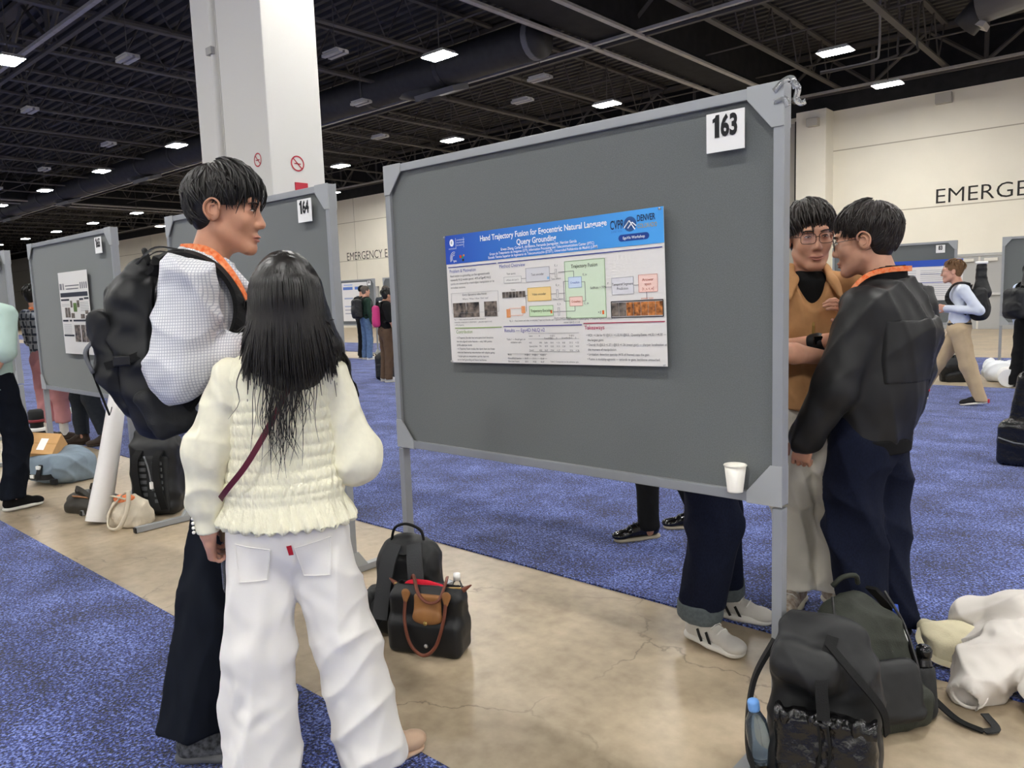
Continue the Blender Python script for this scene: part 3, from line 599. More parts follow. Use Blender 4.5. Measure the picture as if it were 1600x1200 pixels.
# ================================================================ SOFT SHAPES (signed distance fields -> one closed mesh)
def v3(*a): return np.array(a, float)
def unit(v): v = np.asarray(v, float); n = np.linalg.norm(v); return v/n if n > 1e-9 else v
class SDF:
    def __init__(s): s.ops = []
    def cone(s, a, b, r1, r2=None, k=.02, op='u', sq=None):
        """rounded cone; sq = (axis, factor) flattens it along an axis"""
        a, b = np.asarray(a, float), np.asarray(b, float); r2 = r1 if r2 is None else r2; R = max(r1, r2)
        s.ops.append(('cone', op, k, np.minimum(a, b)-R, np.maximum(a, b)+R, (a, b, r1, r2, sq))); return s
    def chain(s, pts, rs, k=.01, op='u', sq=None):
        for i in range(len(pts)-1): s.cone(pts[i], pts[i+1], rs[i], rs[i+1], k, op, sq)
        return s
    def ell(s, c, r, R=None, k=.02, op='u'):
        c = np.asarray(c, float); r = np.asarray(r, float); R = np.eye(3) if R is None else np.asarray(R); e = np.abs(R) @ r
        s.ops.append(('ell', op, k, c-e, c+e, (c, r, R))); return s
    def box(s, c, h, r=.01, R=None, k=.02, op='u'):
        c = np.asarray(c, float); h = np.asarray(h, float); R = np.eye(3) if R is None else np.asarray(R); e = np.abs(R) @ h
        s.ops.append(('box', op, k, c-e, c+e, (c, h, r, R))); return s
    def cut(s, p, n, k=.004):
        """remove everything on the side the normal points to"""
        s.ops.append(('cut', 'i', k, None, None, (np.asarray(p, float), unit(n)))); return s
    def mesh(s, h, disp=None, smooth=1):
        U = [o for o in s.ops if o[1] == 'u']; pad = 3*h
        lo = np.min([o[3] for o in U], 0)-pad; hi = np.max([o[4] for o in U], 0)+pad
        n = np.ceil((hi-lo)/h).astype(int)+1
        ax = [(lo[i]+np.arange(n[i])*h).astype(np.float32) for i in range(3)]
        F = np.full(n, .08, np.float32)
        for kind, op, k, a, b, par in s.ops:
            if kind == 'cut':
                p, nn = par
                d = (ax[0]-p[0])[:, None, None]*np.float32(nn[0])+(ax[1]-p[1])[None, :, None]*np.float32(nn[1])+(ax[2]-p[2])[None, None, :]*np.float32(nn[2])
                np.maximum(F, d, out=F); continue
            m = k+2.5*h
            i0 = np.clip(np.floor((a-m-lo)/h).astype(int), 0, n); i1 = np.clip(np.ceil((b+m-lo)/h).astype(int)+1, 0, n)
            if np.any(i1 <= i0): continue
            sl = tuple(slice(x, y) for x, y in zip(i0, i1))
            X = ax[0][sl[0]][:, None, None]; Y = ax[1][sl[1]][None, :, None]; Z = ax[2][sl[2]][None, None, :]
            if kind == 'cone':
                A, B, r1, r2, sq = par
                x, y, z = X-A[0], Y-A[1], Z-A[2]; D = (B-A).copy(); f = 1.0
                if sq is not None:
                    w, f = unit(sq[0]), sq[1]; q = (x*w[0]+y*w[1]+z*w[2])*(1/f-1); x, y, z = x+w[0]*q, y+w[1]*q, z+w[2]*q; D = D+w*(D @ w)*(1/f-1)
                L = max(D @ D, 1e-9); t = np.clip((x*D[0]+y*D[1]+z*D[2])/L, 0, 1)
                d = np.sqrt((x-t*D[0])**2+(y-t*D[1])**2+(z-t*D[2])**2)-(r1+(r2-r1)*t)
                if f < 1: d = d*(.5+.5*f)
            else:
                c, r, R = par[0], par[1], par[-1]
                x, y, z = X-c[0], Y-c[1], Z-c[2]
                u = [x*R[0, i]+y*R[1, i]+z*R[2, i] for i in range(3)]
                if kind == 'ell':
                    k0 = np.sqrt((u[0]/r[0])**2+(u[1]/r[1])**2+(u[2]/r[2])**2); k1 = np.sqrt((u[0]/r[0]**2)**2+(u[1]/r[1]**2)**2+(u[2]/r[2]**2)**2)+1e-9
                    d = k0*(k0-1)/k1
                else:
                    rr = min(par[2], min(r)*.98); q = [np.abs(u[i])-(r[i]-rr) for i in range(3)]
                    d = np.sqrt(np.maximum(q[0], 0)**2+np.maximum(q[1], 0)**2+np.maximum(q[2], 0)**2)+np.minimum(np.maximum(np.maximum(q[0], q[1]), q[2]), 0)-rr
            g = F[sl]
            if op == 'u':
                hh = np.maximum(k-np.abs(d-g), 0)/k if k > 0 else 0; F[sl] = np.minimum(d, g)-hh*hh*k*.25
            elif op == 's':
                d = -d; hh = np.maximum(k-np.abs(d-g), 0)/k if k > 0 else 0; F[sl] = np.maximum(d, g)+hh*hh*k*.25
            else:
                F[sl] = np.maximum(d, g)
        return nets(F, lo, h, disp, smooth)
def nets(F, lo, h, disp, smooth):
    ins = F < 0; n = F.shape
    c = np.zeros(tuple(x-1 for x in n), np.int8)
    for i in (0, 1):
        for j in (0, 1):
            for k in (0, 1): c += ins[i:n[0]-1+i, j:n[1]-1+j, k:n[2]-1+k]
    act = np.argwhere((c > 0) & (c < 8))
    if len(act) == 0: return np.zeros((0, 3)), np.zeros((0, 4), int)
    idx = np.full(c.shape, -1, np.int32); idx[act[:, 0], act[:, 1], act[:, 2]] = np.arange(len(act))
    val = {}
    for i in (0, 1):
        for j in (0, 1):
            for k in (0, 1): val[i, j, k] = F[act[:, 0]+i, act[:, 1]+j, act[:, 2]+k]
    P = np.zeros((len(act), 3)); cnt = np.zeros(len(act))
    for (a, b) in [(a, b) for a in val for b in val if a < b and sum(abs(a[i]-b[i]) for i in range(3)) == 1]:
        va, vb = val[a], val[b]; m = (va < 0) != (vb < 0); t = va[m]/(va[m]-vb[m])
        P[m] += np.array(a)+(np.array(b)-np.array(a))*t[:, None]; cnt[m] += 1
    P = P/cnt[:, None]
    N = np.stack([sum(val[x]*(1 if x[d] else -1) for x in val) for d in range(3)], 1); N /= np.linalg.norm(N, axis=1)[:, None]+1e-9
    V = lo+(act+P)*h
    Q = []
    for d in range(3):
        e1, e2 = [(1, 2), (2, 0), (0, 1)][d]
        s0 = [slice(None)]*3; s1 = [slice(None)]*3; s0[d] = slice(0, n[d]-1); s1[d] = slice(1, n[d])
        A, B = ins[tuple(s0)], ins[tuple(s1)]
        for flip, msk in ((False, A & ~B), (True, ~A & B)):
            e = np.argwhere(msk); ok = (e[:, e1] > 0) & (e[:, e2] > 0) & (e[:, e1] < n[e1]-1) & (e[:, e2] < n[e2]-1); e = e[ok]
            q = []
            for o1, o2 in ((-1, -1), (0, -1), (0, 0), (-1, 0)):
                w = e.copy(); w[:, e1] += o1; w[:, e2] += o2; q.append(idx[w[:, 0], w[:, 1], w[:, 2]])
            q = np.stack(q, 1); Q.append(q[:, ::-1] if flip else q)
    Q = np.concatenate(Q); Q = Q[(Q >= 0).all(1)]
    for _ in range(smooth):
        S = np.zeros_like(V); k = np.zeros(len(V))
        for a in range(4):
            i, j = Q[:, a], Q[:, (a+1) % 4]
            for x in range(3): S[:, x] += np.bincount(i, V[j, x], len(V))
            k += np.bincount(i, minlength=len(V))
        V = .5*V+.5*S/np.maximum(k, 1)[:, None]
    if disp is not None: V = V+N*disp(V, N)[:, None]
    return V, Q
def np_mesh(name, V, Q, m, parent=None):
    me = bpy.data.meshes.new(name); nv, nq = len(V), len(Q)
    me.vertices.add(nv); me.vertices.foreach_set('co', np.ascontiguousarray(V, np.float32).ravel())
    me.loops.add(nq*4); me.loops.foreach_set('vertex_index', np.ascontiguousarray(Q, np.int32).ravel())
    me.polygons.add(nq); me.polygons.foreach_set('loop_start', np.arange(0, nq*4, 4, dtype=np.int32))
    me.update(calc_edges=True); me.validate(); me.shade_smooth()
    return link(name, me, m, parent)
def soft(name, sd, h, m, parent=None, disp=None, smooth=1):
    V, Q = sd.mesh(h, disp, smooth); return np_mesh(name, V, Q, m, parent)
def waves(P, freq, seed, n=5, stretch=(1, 1, 1)):
    rg = np.random.RandomState(seed); P = P*np.array(stretch); out = np.zeros(len(P))
    for i in range(n):
        d = unit(rg.normal(size=3)); ph = rg.uniform(0, 6.28); out += np.sin(P @ d*freq*rg.uniform(.7, 1.4)+ph+1.3*np.sin(P @ unit(rg.normal(size=3))*freq*.5+ph*2))
    return out/n
def folds(amp, freq, seed=1, stretch=(1, 1, 1), fine=.3, lim=None):
    """cloth creases: three families of rounded folds with sharp valleys that come and go, plus a finer crumple"""
    def f(P, N):
        Q = P*np.array(stretch); rg = np.random.RandomState(seed); d = np.zeros(len(P))
        for i in range(3):
            a = unit(rg.normal(size=3)); ph = Q @ a*freq*rg.uniform(.8, 1.3)+2.0*waves(Q, freq*.45, seed+i, 3)+rg.uniform(0, 6)
            mk = np.clip(.45+1.3*waves(Q, freq*.3, seed+20+i, 3), 0, 1); d += mk*((1-np.abs(np.sin(ph)))**1.6-.22)
        d = amp*(1.2*d+fine*waves(Q, freq*3.1, seed+7, 5))
        return d*lim(P) if lim is not None else d
    return f
def rotm(yaw=0, pitch=0, roll=0):
    """columns: right, forward, up of a local frame turned by yaw (about z), pitch (nod up +), roll"""
    return np.array(Matrix.Rotation(yaw, 3, 'Z') @ Matrix.Rotation(pitch, 3, 'X') @ Matrix.Rotation(roll, 3, 'Y'))

# ================================================================ PEOPLE
def skin_mat(name, col):
    m = mat(name, col, rough=.5, spec=.35, noise=(25, .10), bump=(300, .05))
    b = m.node_tree.nodes['Principled BSDF']; b.inputs['Subsurface Weight'].default_value = .12; b.inputs['Subsurface Radius'].default_value = (.012, .005, .003); b.inputs['Subsurface Scale'].default_value = .6
    return m
M_hair = mat('black_hair', '17120f', rough=.38, spec=.5, noise=(40, .5)); M_hair2 = mat('dark_brown_hair', '231a15', rough=.42, spec=.5, noise=(40, .4))
M_lip = mat('lip', 'b3786a', rough=.45); M_eyew = mat('eye_white', 'e8e2dc', rough=.25); M_iris = mat('iris_dark', '1c120d', rough=.15); M_mouth = mat('mouth_dark', '3a1614', rough=.6)
def add_head(s, c, R, sc=1.0, ears=True, open_mouth=False):
    """head in its own frame: x right, y forward, z up; c = centre between the ears"""
    T = lambda x, y, z: c+R @ (np.array((x, y, z))*sc)
    E = lambda p, r, k=.012, op='u', R2=None: s.ell(T(*p), np.array(r)*sc, R if R2 is None else R @ R2, k*sc, op)
    E((0, -.014, .040), (.075, .097, .084), .02); E((0, .034, -.026), (.061, .066, .086), .03)
    for q in (-1, 1):
        s.cone(T(q*.050, .006, -.052), T(q*.018, .074, -.098), .019*sc, .017*sc, .025*sc)
        E((q*.040, .066, -.018), (.022, .022, .026), .02)
    E((0, .082, -.098), (.023, .017, .018), .018)
    E((0, .086, .040), (.048, .016, .016), .022)
    for q in (-1, 1): E((q*.032, .107, .014), (.021, .017, .011), .014, 's')
    for q in (-1, 1): E((q*.032, .081, .012), (.017, .014, .012), .006)
    s.cone(T(0, .090, .022), T(0, .112, -.022), .0085*sc, .0115*sc, .012*sc); E((0, .112, -.027), (.0125, .011, .0105), .006)
    for q in (-1, 1): E((q*.0115, .101, -.031), (.0085, .0105, .0085), .006)
    E((0, .096, -.060), (.023, .011, .0065), .008); E((0, .094, -.073), (.020, .011, .0070), .007)
    if open_mouth: E((0, .106, -.0665), (.018, .014, .0045), .003, 's')
    if ears:
        for q in (-1, 1):
            Re = rotm(0, .18, 0); E((q*.079, -.010, .000), (.010, .022, .033), .006, 'u', Re); E((q*.0915, -.003, .004), (.0085, .012, .020), .004, 's', Re)
    return T
def hand_geo(s, wr, d, nrm, side=1, curl=(.5, .6, .4), spread=.06, sc=1.0, thumb=.7, r=.0085):
    """hand from the wrist: d along the fingers, nrm out of the palm, side=+1 puts the thumb along d x nrm"""
    d = unit(d); nrm = unit(nrm-d*(np.asarray(nrm) @ d)); t = np.cross(d, nrm)*side
    R = np.stack([t, d, nrm], 1)
    s.cone(wr-d*.004*sc, wr+d*.03*sc, .024*sc, .027*sc, .012, sq=(nrm, .75))
    s.box(wr+d*.055*sc, np.array((.038, .043, .0125))*sc, .012*sc, R, .012)
    for i, (o, ln) in enumerate(((.029, .072), (.010, .080), (-.010, .075), (-.029, .060))):
        p = wr+d*.090*sc+t*o*sc; a = 0.0; ang = spread*(1.5-i); dd = unit(d+t*ang)
        for j, fr in enumerate((.45, .31, .24)):
            a += curl[j]*(1+.12*i); q = p+(dd*math.cos(a)+nrm*math.sin(a))*ln*fr*sc
            s.cone(p, q, (r-.0006*j)*sc*(.92 if i == 3 else 1), (r-.0006*(j+1))*sc*(.92 if i == 3 else 1), .003); p = q
    p = wr+d*.022*sc+t*.030*sc; dirs = (unit(d*.75+t*.65+nrm*.25), unit(d*.9+t*.25+nrm*thumb*.6), unit(d*.9+nrm*thumb))
    for j, (dd, ln) in enumerate(zip(dirs, (.042, .032, .026))): q = p+dd*ln*sc; s.cone(p, q, (.0125-.0015*j)*sc, (.011-.0013*j)*sc, .006); p = q
def hair_strands(c, R, sc, rad, crown, spec, seed=3):
    """tapered locks that run over the skull from root directions away from the crown.
    spec: list of (count, azimuth range, start polar range, arc, lift, droop, thick)"""
    rg = np.random.RandomState(seed); mb = MB(); cr = unit(crown); rad = np.asarray(rad)
    ex = unit(np.cross(cr, (1, 0, 0)) if abs(cr[0]) < .9 else np.cross(cr, (0, 1, 0))); ey = np.cross(cr, ex)
    fw = v3(0, 1, 0); fw = unit(fw-cr*(fw @ cr)); rt = np.cross(fw, cr)   # azimuth 0 = forward, + = right
    for cnt, (a0, a1), (p0, p1), arc, lift, droop, th in spec:
        for _ in range(cnt):
            az = math.radians(rg.uniform(a0, a1)); po = math.radians(rg.uniform(p0, p1)); ln = math.radians(arc)*rg.uniform(.75, 1.15); tw = rg.normal(0, .22); lf = lift*rg.uniform(.4, 1.3)
            pts = []; rs = []; m = 7
            for i in range(m):
                u = i/(m-1); q = po+ln*u; a = az+tw*u
                d = cr*math.cos(q)+(fw*math.cos(a)+rt*math.sin(a))*math.sin(q)
                p = d*rad*(1.0+lf*math.sin(math.pi*min(1, .25+u*.75)))
                if d[2] < 0:            # below the widest ring the hair hugs the nape instead of curling under
                    hh = math.hypot(d[0], d[1]); w_ = (1-.36*min(1.1, -p[2]/.10)**2)/max(hh, .25)*(1+.4*lf); p = v3(d[0]*rad[0]*w_, d[1]*rad[1]*w_, p[2])
                p = p+v3(0, 0, -droop*u*u)
                pts.append(c+R @ (p*sc)); rs.append(th*sc*(1-.85*u**2)*(.6 if i == 0 else 1))
            mb.tube(pts, rs, n=4, flat=.6, cap=False)
    return mb
M_lens = bpy.data.materials.new('spectacle_lens'); M_lens.use_nodes = True
_n = M_lens.node_tree.nodes; _l = M_lens.node_tree.links; _mx = _n.new('ShaderNodeMixShader'); _tr = _n.new('ShaderNodeBsdfTransparent'); _gl = _n.new('ShaderNodeBsdfGlossy'); _gl.inputs['Roughness'].default_value = .03
_mx.inputs[0].default_value = .07; _l.new(_tr.outputs[0], _mx.inputs[1]); _l.new(_gl.outputs[0], _mx.inputs[2]); _l.new(_mx.outputs[0], _n['Material Output'].inputs['Surface'])
class Pose: pass
def pose(H=1.75, face=0.0, **ov):
    """joints of a standing figure in its own frame (x right, y forward), scaled to height H; ov replaces joints (metres, own frame)"""
    k = H/1.75
    J = dict(pel=(0, 0, .95), waist=(0, 0, 1.08), chest=(0, .0, 1.28), neck=(0, -.005, 1.475), head=(0, .03, 1.625), shR=(.185, -.01, 1.42), shL=(-.185, -.01, 1.42), elR=(.225, -.03, 1.13), elL=(-.225, -.03, 1.13), wrR=(.235, .05, .88), wrL=(-.235, .05, .88),
             hipR=(.09, 0, .92), hipL=(-.09, 0, .92), knR=(.105, .02, .50), knL=(-.105, .02, .50), anR=(.115, -.02, .09), anL=(-.115, -.02, .09))
    J = {n: np.array(p)*k for n, p in J.items()}
    for n, p in ov.items(): J[n] = np.array(p, float)
    Rz = rotm(face); P = Pose(); P.R = Rz; P.k = k; P.H = H; P.face = face
    P.loc = {n: p for n, p in J.items()}
    for n, p in J.items(): setattr(P, n, Rz @ p)
    P.fw = Rz @ v3(0, 1, 0); P.rt = Rz @ v3(1, 0, 0); P.up = v3(0, 0, 1)
    return P
def body_sdf(P, Rh, hsc=1.0, hands=None, lower=True, open_mouth=False, arm=1.0):
    s = SDF(); k = P.k
    add_head(s, P.head, Rh, hsc, open_mouth=open_mouth)
    hb = P.head+Rh @ (v3(0, -.02, -.05)*hsc)
    s.cone(P.neck-P.up*.03, hb, .056*hsc, .053*hsc, .03)
    s.cone(P.shR*.8+P.shL*.2, P.shL*.8+P.shR*.2, .06*k, .06*k, .03)
    s.cone(P.neck-P.up*.06*k, P.chest, .07*k, .11*k, .05, sq=(P.fw, .75)); s.cone(P.chest, P.waist, .125*k, .105*k, .04, sq=(P.fw, .75)); s.cone(P.waist, P.pel, .105*k, .125*k, .04, sq=(P.fw, .8))
    for a, e, w in ((P.shR, P.elR, P.wrR), (P.shL, P.elL, P.wrL)):
        s.cone(a, e, .046*k*arm, .038*k*arm, .02); s.cone(e, e+(w-e)*.35, .038*k*arm, .040*k*arm, .015); s.cone(e+(w-e)*.35, w, .040*k*arm, .026*k*arm, .015)
    if lower:
        for h_, n_, a_ in ((P.hipR, P.knR, P.anR), (P.hipL, P.knL, P.anL)): s.cone(h_, n_, .070*k, .05*k, .03); s.cone(n_, a_, .05*k, .035*k, .02); s.cone(a_, a_-P.up*.04*k, .035*k, .03*k, .01)
    for sd in ('R', 'L'):
        w = getattr(P, 'wr'+sd); e = getattr(P, 'el'+sd); hd = (hands or {}).get(sd, {}); q = dict(hd)
        d = q.pop('d', None); d = unit(w-e) if d is None else P.R @ np.array(d, float); nn = q.pop('n', None); nn = (P.rt*(-1 if sd == 'R' else 1)) if nn is None else P.R @ np.array(nn, float)
        # thumb points forward on a hanging hand: choose the side so that it does
        t = np.cross(d, nn); q.setdefault('side', 1 if t @ P.fw > 0 else -1)
        hand_geo(s, w, d, nn, sc=q.pop('sc', k), **q)
    return s
def torso_sdf(P, ch=.155, wa=.145, hem_r=.165, hem_z=None, sh=.068, sl=(.066, .056, .052, .042), sleeve_end=1.0, depth=.70, neck_r=.07, short=None, sl_L=None, sl_R=None):
    """shirt or jacket around the trunk and arms; short = fraction of the upper arm that a short sleeve covers"""
    s = SDF(); k = P.k; up = P.up
    s.cone(P.neck-up*.035*k, P.neck-up*.10*k, .055*k, .10*k, .03, sq=(P.fw, .8))
    s.cone(P.shR+(P.shL-P.shR)*.12-up*.005, P.shL+(P.shR-P.shL)*.12-up*.005, sh*k, sh*k, .04)
    s.cone(P.chest+up*.06*k, P.waist, ch*k, wa*k, .06, sq=(P.fw, depth)); hz = P.pel[2] if hem_z is None else hem_z
    he = P.waist+(P.pel-P.waist)*((P.waist[2]-hz)/max(P.waist[2]-P.pel[2], .01)); he[2] = hz-.06
    s.cone(P.waist, he, wa*k, hem_r*k, .05, sq=(P.fw, depth+.04))
    s.cut((0, 0, hz), (0, 0, -1))
    for sd in ('R', 'L'):
        a, e, w = (getattr(P, n+sd) for n in ('sh', 'el', 'wr')); q = sl
        if short is not None:
            s2 = a+(e-a)*short; s.cone(a, s2, q[0]*k, q[1]*k, .035); continue
        we = e+(w-e)*sleeve_end
        s.cone(a, e, q[0]*k, q[1]*k, .035); s.cone(e, we, q[2]*k, q[3]*k, .02)
    return s
def pants_sdf(P, th=.092, kn=.072, an=.062, top=None, hem=.06, pel=.145, depth=.82, crotch_drop=0.0, kk=.03):
    s = SDF(); k = P.k; up = P.up; tz = P.waist[2]-.02 if top is None else top
    s.cone(P.pel+up*.02*k, P.pel-up*.02*k, pel*k, pel*k, .03, sq=(P.fw, depth)); s.cone(P.waist-up*.02, P.pel, (pel-.012)*k, pel*k, .04, sq=(P.fw, depth))
    for sd in ('R', 'L'):
        h_, n_, a_ = (getattr(P, n+sd) for n in ('hip', 'kn', 'an')); c = h_-up*crotch_drop
        s.cone(c, n_, th*k, kn*k, kk); s.cone(n_, a_, kn*k, an*k, kk); s.cone(a_, a_+(a_-n_)*.12, an*k, an*k, .01)
    s.cut((0, 0, tz), (0, 0, 1))
    s.cut((0, 0, hem), (0, 0, -1))
    return s
def shoe(name, pos, ang, parent, m_up, m_sole, L=.29, W=.10, lace=None, stripe=None, boot=.0, dress=False, h=.006, toe_lift=0.0, heel_lift=0.0, sole_h=.026):
    """one shoe: upper with sole, laces and stripes as sub-parts; pos = heel-to-toe middle on the floor (parent frame), ang = heading"""
    R = rotm(ang-math.pi/2) @ rotm(0, toe_lift-heel_lift)
    lift = L*.42*abs(math.sin(toe_lift-heel_lift))
    T = lambda x, y, z: np.asarray(pos, float)+R @ np.array((x, y, z))+v3(0, 0, lift)
    s = SDF()
    s.cone(T(0, -.32*L, .045), T(0, .28*L, .036), .040 if not dress else .036, .038 if not dress else .033, .02, sq=(R[:, 2], .9)); s.ell(T(0, .36*L, .034), (W*.44, L*.15, .030 if not dress else .025), R, .02)
    s.cone(T(0, -.30*L, .06), T(0, -.30*L, .095+boot), .038, .041, .02); s.cone(T(0, -.22*L, .085+boot*.6), T(0, .12*L, .058), .034, .03, .02)
    s.cone(T(0, -.30*L, .10+boot), T(0, -.30*L, .16+boot), .030, .030, .004, op='s')
    s.cut(T(0, 0, .012), -R[:, 2])
    up = soft('shoe', s, h, m_up, parent); so = SDF()
    so.cone(T(0, -.34*L, sole_h*.5), T(0, .02*L, sole_h*.5), W*.42, W*.42, .01, sq=(R[:, 2], .5)); so.cone(T(0, .02*L, sole_h*.5), T(0, .33*L, sole_h*.5), W*.45, W*.46, .02, sq=(R[:, 2], .5))
    so.cut(T(0, 0, sole_h), R[:, 2]); so.cut(T(0, 0, .0), -R[:, 2])
    soft('sole', so, h, m_sole, up)
    if lace:
        for i in range(4):
            y = .16*L-.10*L*i; z = .073+.014*i
            MB().tube([T(-.032, y-.006, z-.004), T(-.013, y, z+.013), T(.013, y, z+.013), T(.032, y-.006, z-.004)], .0032, n=5).build('lace', lace, up, smooth=True)
    if stripe:
        for sg in (-1, 1):
            for i in range(2): strap([T(sg*.041, -.02*L-.045*i, .068), T(sg*.046, .03*L-.045*i, .045), T(sg*.046, .07*L-.045*i, .024)], .011, .004, normal=R[:, 0], n=5).build('stripe', stripe, up)
    return up
def lanyard(P, m, parent, w=.020, drop=.34, off=.012, r=.078, z=-.015, front=.12, side=.085):
    """ribbon round the neck, down both sides of the chest"""
    n = P.neck; k = P.k
    pts = [n+P.rt*.03*k+P.fw*(front+.01)-P.up*drop, n+P.rt*side*k+P.fw*(front-.01)-P.up*drop*.35, n+P.rt*r*k+P.fw*.03+P.up*(z+.005), n-P.fw*(r-.005)+P.up*(z+.03), n-P.rt*r*k+P.fw*.03+P.up*(z+.005), n-P.rt*side*k+P.fw*(front-.01)-P.up*drop*.35, n-P.rt*.03*k+P.fw*(front+.01)-P.up*drop]
    P3 = [Vector(p) for p in spline(pts, 40)]; vs = []; mm = len(P3)
    for i, p in enumerate(P3):
        t = (P3[min(i+1, mm-1)]-P3[max(i-1, 0)]).normalized(); out = p-Vector(n); out = out-Vector((0, 0, out.z)); out = (out-t*out.dot(t)); out = out.normalized() if out.length > 1e-4 else Vector(P.fw); sd = t.cross(out)
        for a, b in ((-1, -1), (1, -1), (1, 1), (-1, 1)): vs.append(p+sd*(a*w/2)+out*(b*.0012))
    fs = [(i*4+q, i*4+(q+1) % 4, (i+1)*4+(q+1) % 4, (i+1)*4+q) for i in range(mm-1) for q in range(4)]+[(3, 2, 1, 0), tuple(range((mm-1)*4, mm*4))]
    return MB().add(vs, fs).build('lanyard', m, parent)
def face_parts(T, sc, parent, R, brow_m, lips=True, eyes=True, squint=1.0, q=(-1, 1), smile=0.0):
    """eyes, brows and lips as small parts on the face"""
    for sg in q:
        MB().tube(spline([T(sg*.084, .012, .004), T(sg*.0885, .011, .024), T(sg*.0905, -.008, .034), T(sg*.0905, -.028, .018), T(sg*.0895, -.029, -.006), T(sg*.086, -.014, -.027)], 18), .0036*sc, n=6).build('ear_rim', parent.data.materials[0], parent, smooth=True)
        MB().tube(spline([T(sg*.087, .000, .018), T(sg*.0885, -.014, .014), T(sg*.0885, -.016, -.006), T(sg*.086, -.004, -.014)], 12), .0028*sc, n=6).build('ear_rim', parent.data.materials[0], parent, smooth=True)
        if eyes:
            e = SDF().ell(T(sg*.032, .0915, .0125), np.array((.0125, .006, .0052*squint))*sc, R, .001); soft('eye', e, .0016, M_eyew, parent)
            e2 = SDF().ell(T(sg*.031, .0955, .0125), np.array((.0052, .0034, .0048*squint))*sc, R, .001); o = soft('iris', e2, .0012, M_iris, parent)
            MB().tube([T(sg*.045, .0885, .013), T(sg*.038, .0955, .0178*1.0), T(sg*.029, .0985, .0185), T(sg*.0195, .0965, .0135)], [.0011*sc, .0017*sc, .0017*sc, .0010*sc], n=5).build('eyelid_line', brow_m, parent, smooth=True)
        MB().tube([T(sg*.052, .085, .031), T(sg*.041, .0975, .0375), T(sg*.027, .1025, .0365), T(sg*.013, .1025, .032)], [.0018*sc, .0036*sc, .0042*sc, .0032*sc], n=6, flat=.6).build('eyebrow', brow_m, parent, smooth=True)
    if lips:
        MB().tube([T(-.025-smile, .0945-smile*.6, -.0655+smile), T(-.012, .1045, -.0615), T(0, .1065, -.0625-smile*.2), T(.012, .1045, -.0615), T(.025+smile, .0945-smile*.6, -.0655+smile)], [.0012*sc, .0036*sc, .0038*sc, .0036*sc, .0012*sc], n=6).build('lips', M_lip, parent, smooth=True)
        MB().tube([T(-.023-smile, .094-smile*.6, -.0675+smile), T(-.011, .1025, -.0725), T(0, .1045, -.0735), T(.011, .1025, -.0725), T(.023+smile, .094-smile*.6, -.0675+smile)], [.0012*sc, .0038*sc, .0044*sc, .0038*sc, .0012*sc], n=6).build('lips', M_lip, parent, smooth=True)
def glasses(T, sc, parent, m, w=.027, h=.021, rnd=.5):
    g = empty('glasses'); g.parent = parent
    for sg in (-1, 1):
        pts = []
        for a in np.linspace(0, 2*math.pi, 25):
            c, s_ = math.cos(a), math.sin(a); f = (abs(c)**(2/rnd)+abs(s_)**(2/rnd))**(-rnd/2) if rnd < 1 else 1
            pts.append(T(sg*.033+w*c*f, .112-.010*abs(sg*.033+w*c*f)/.06, .008+h*s_*f))
        MB().tube(pts, .0013*sc, n=6, cap=False).build('rim', m, g, smooth=True)
        MB().tube([T(sg*.060, .103, .014), T(sg*.074, .06, .014), T(sg*.080, .0, .012), T(sg*.082, -.02, -.006)], .0013*sc, n=5).build('temple', m, g, smooth=True)
        MB().add([tuple(p) for p in pts[:-1]], [tuple(range(24))]).build('lens', M_lens, g)
    MB().tube([T(-.009, .114, .012), T(0, .117, .015), T(.009, .114, .012)], .0013*sc, n=5).build('bridge', m, g, smooth=True)
    return g
def person(P, base, Rh, skin, label, h=.006, hsc=1.0, hands=None, open_mouth=False, lower=True, group=None, arm=1.0):
    o = soft('person', body_sdf(P, Rh, hsc, hands, lower, open_mouth, arm), h, skin); o.location = (base[0], base[1], base[2] if len(base) > 2 else 0.008)
    tag(o, label, 'person', group); return o
def FA(deg): return math.radians(deg-90)
def hair_cap(c, R, sc, r=(.080, .102, .090), front=.052, fy=.050, ear=.012, nape=-.07, side_y=-.02, k=.012):
    s = SDF(); T = lambda x, y, z: c+R @ (np.array((x, y, z))*sc)
    s.ell(T(0, -.016, .042), np.array(r)*sc, R, .01); s.ell(T(0, -.046, -.016), np.array((.060, .044, .062))*sc, R, .03)
    s.box(T(0, fy+.15, front-.2), np.array((.2, .15, .2))*sc, .004, R, k, 's')
    for q in (-1, 1): s.box(T(q*.12, side_y+.1, ear-.15), np.array((.07, .1, .15))*sc, .004, R, k, 's')
    s.box(T(0, -.05, nape-.1), np.array((.2, .2, .1))*sc, .004, R, k, 's')
    return s
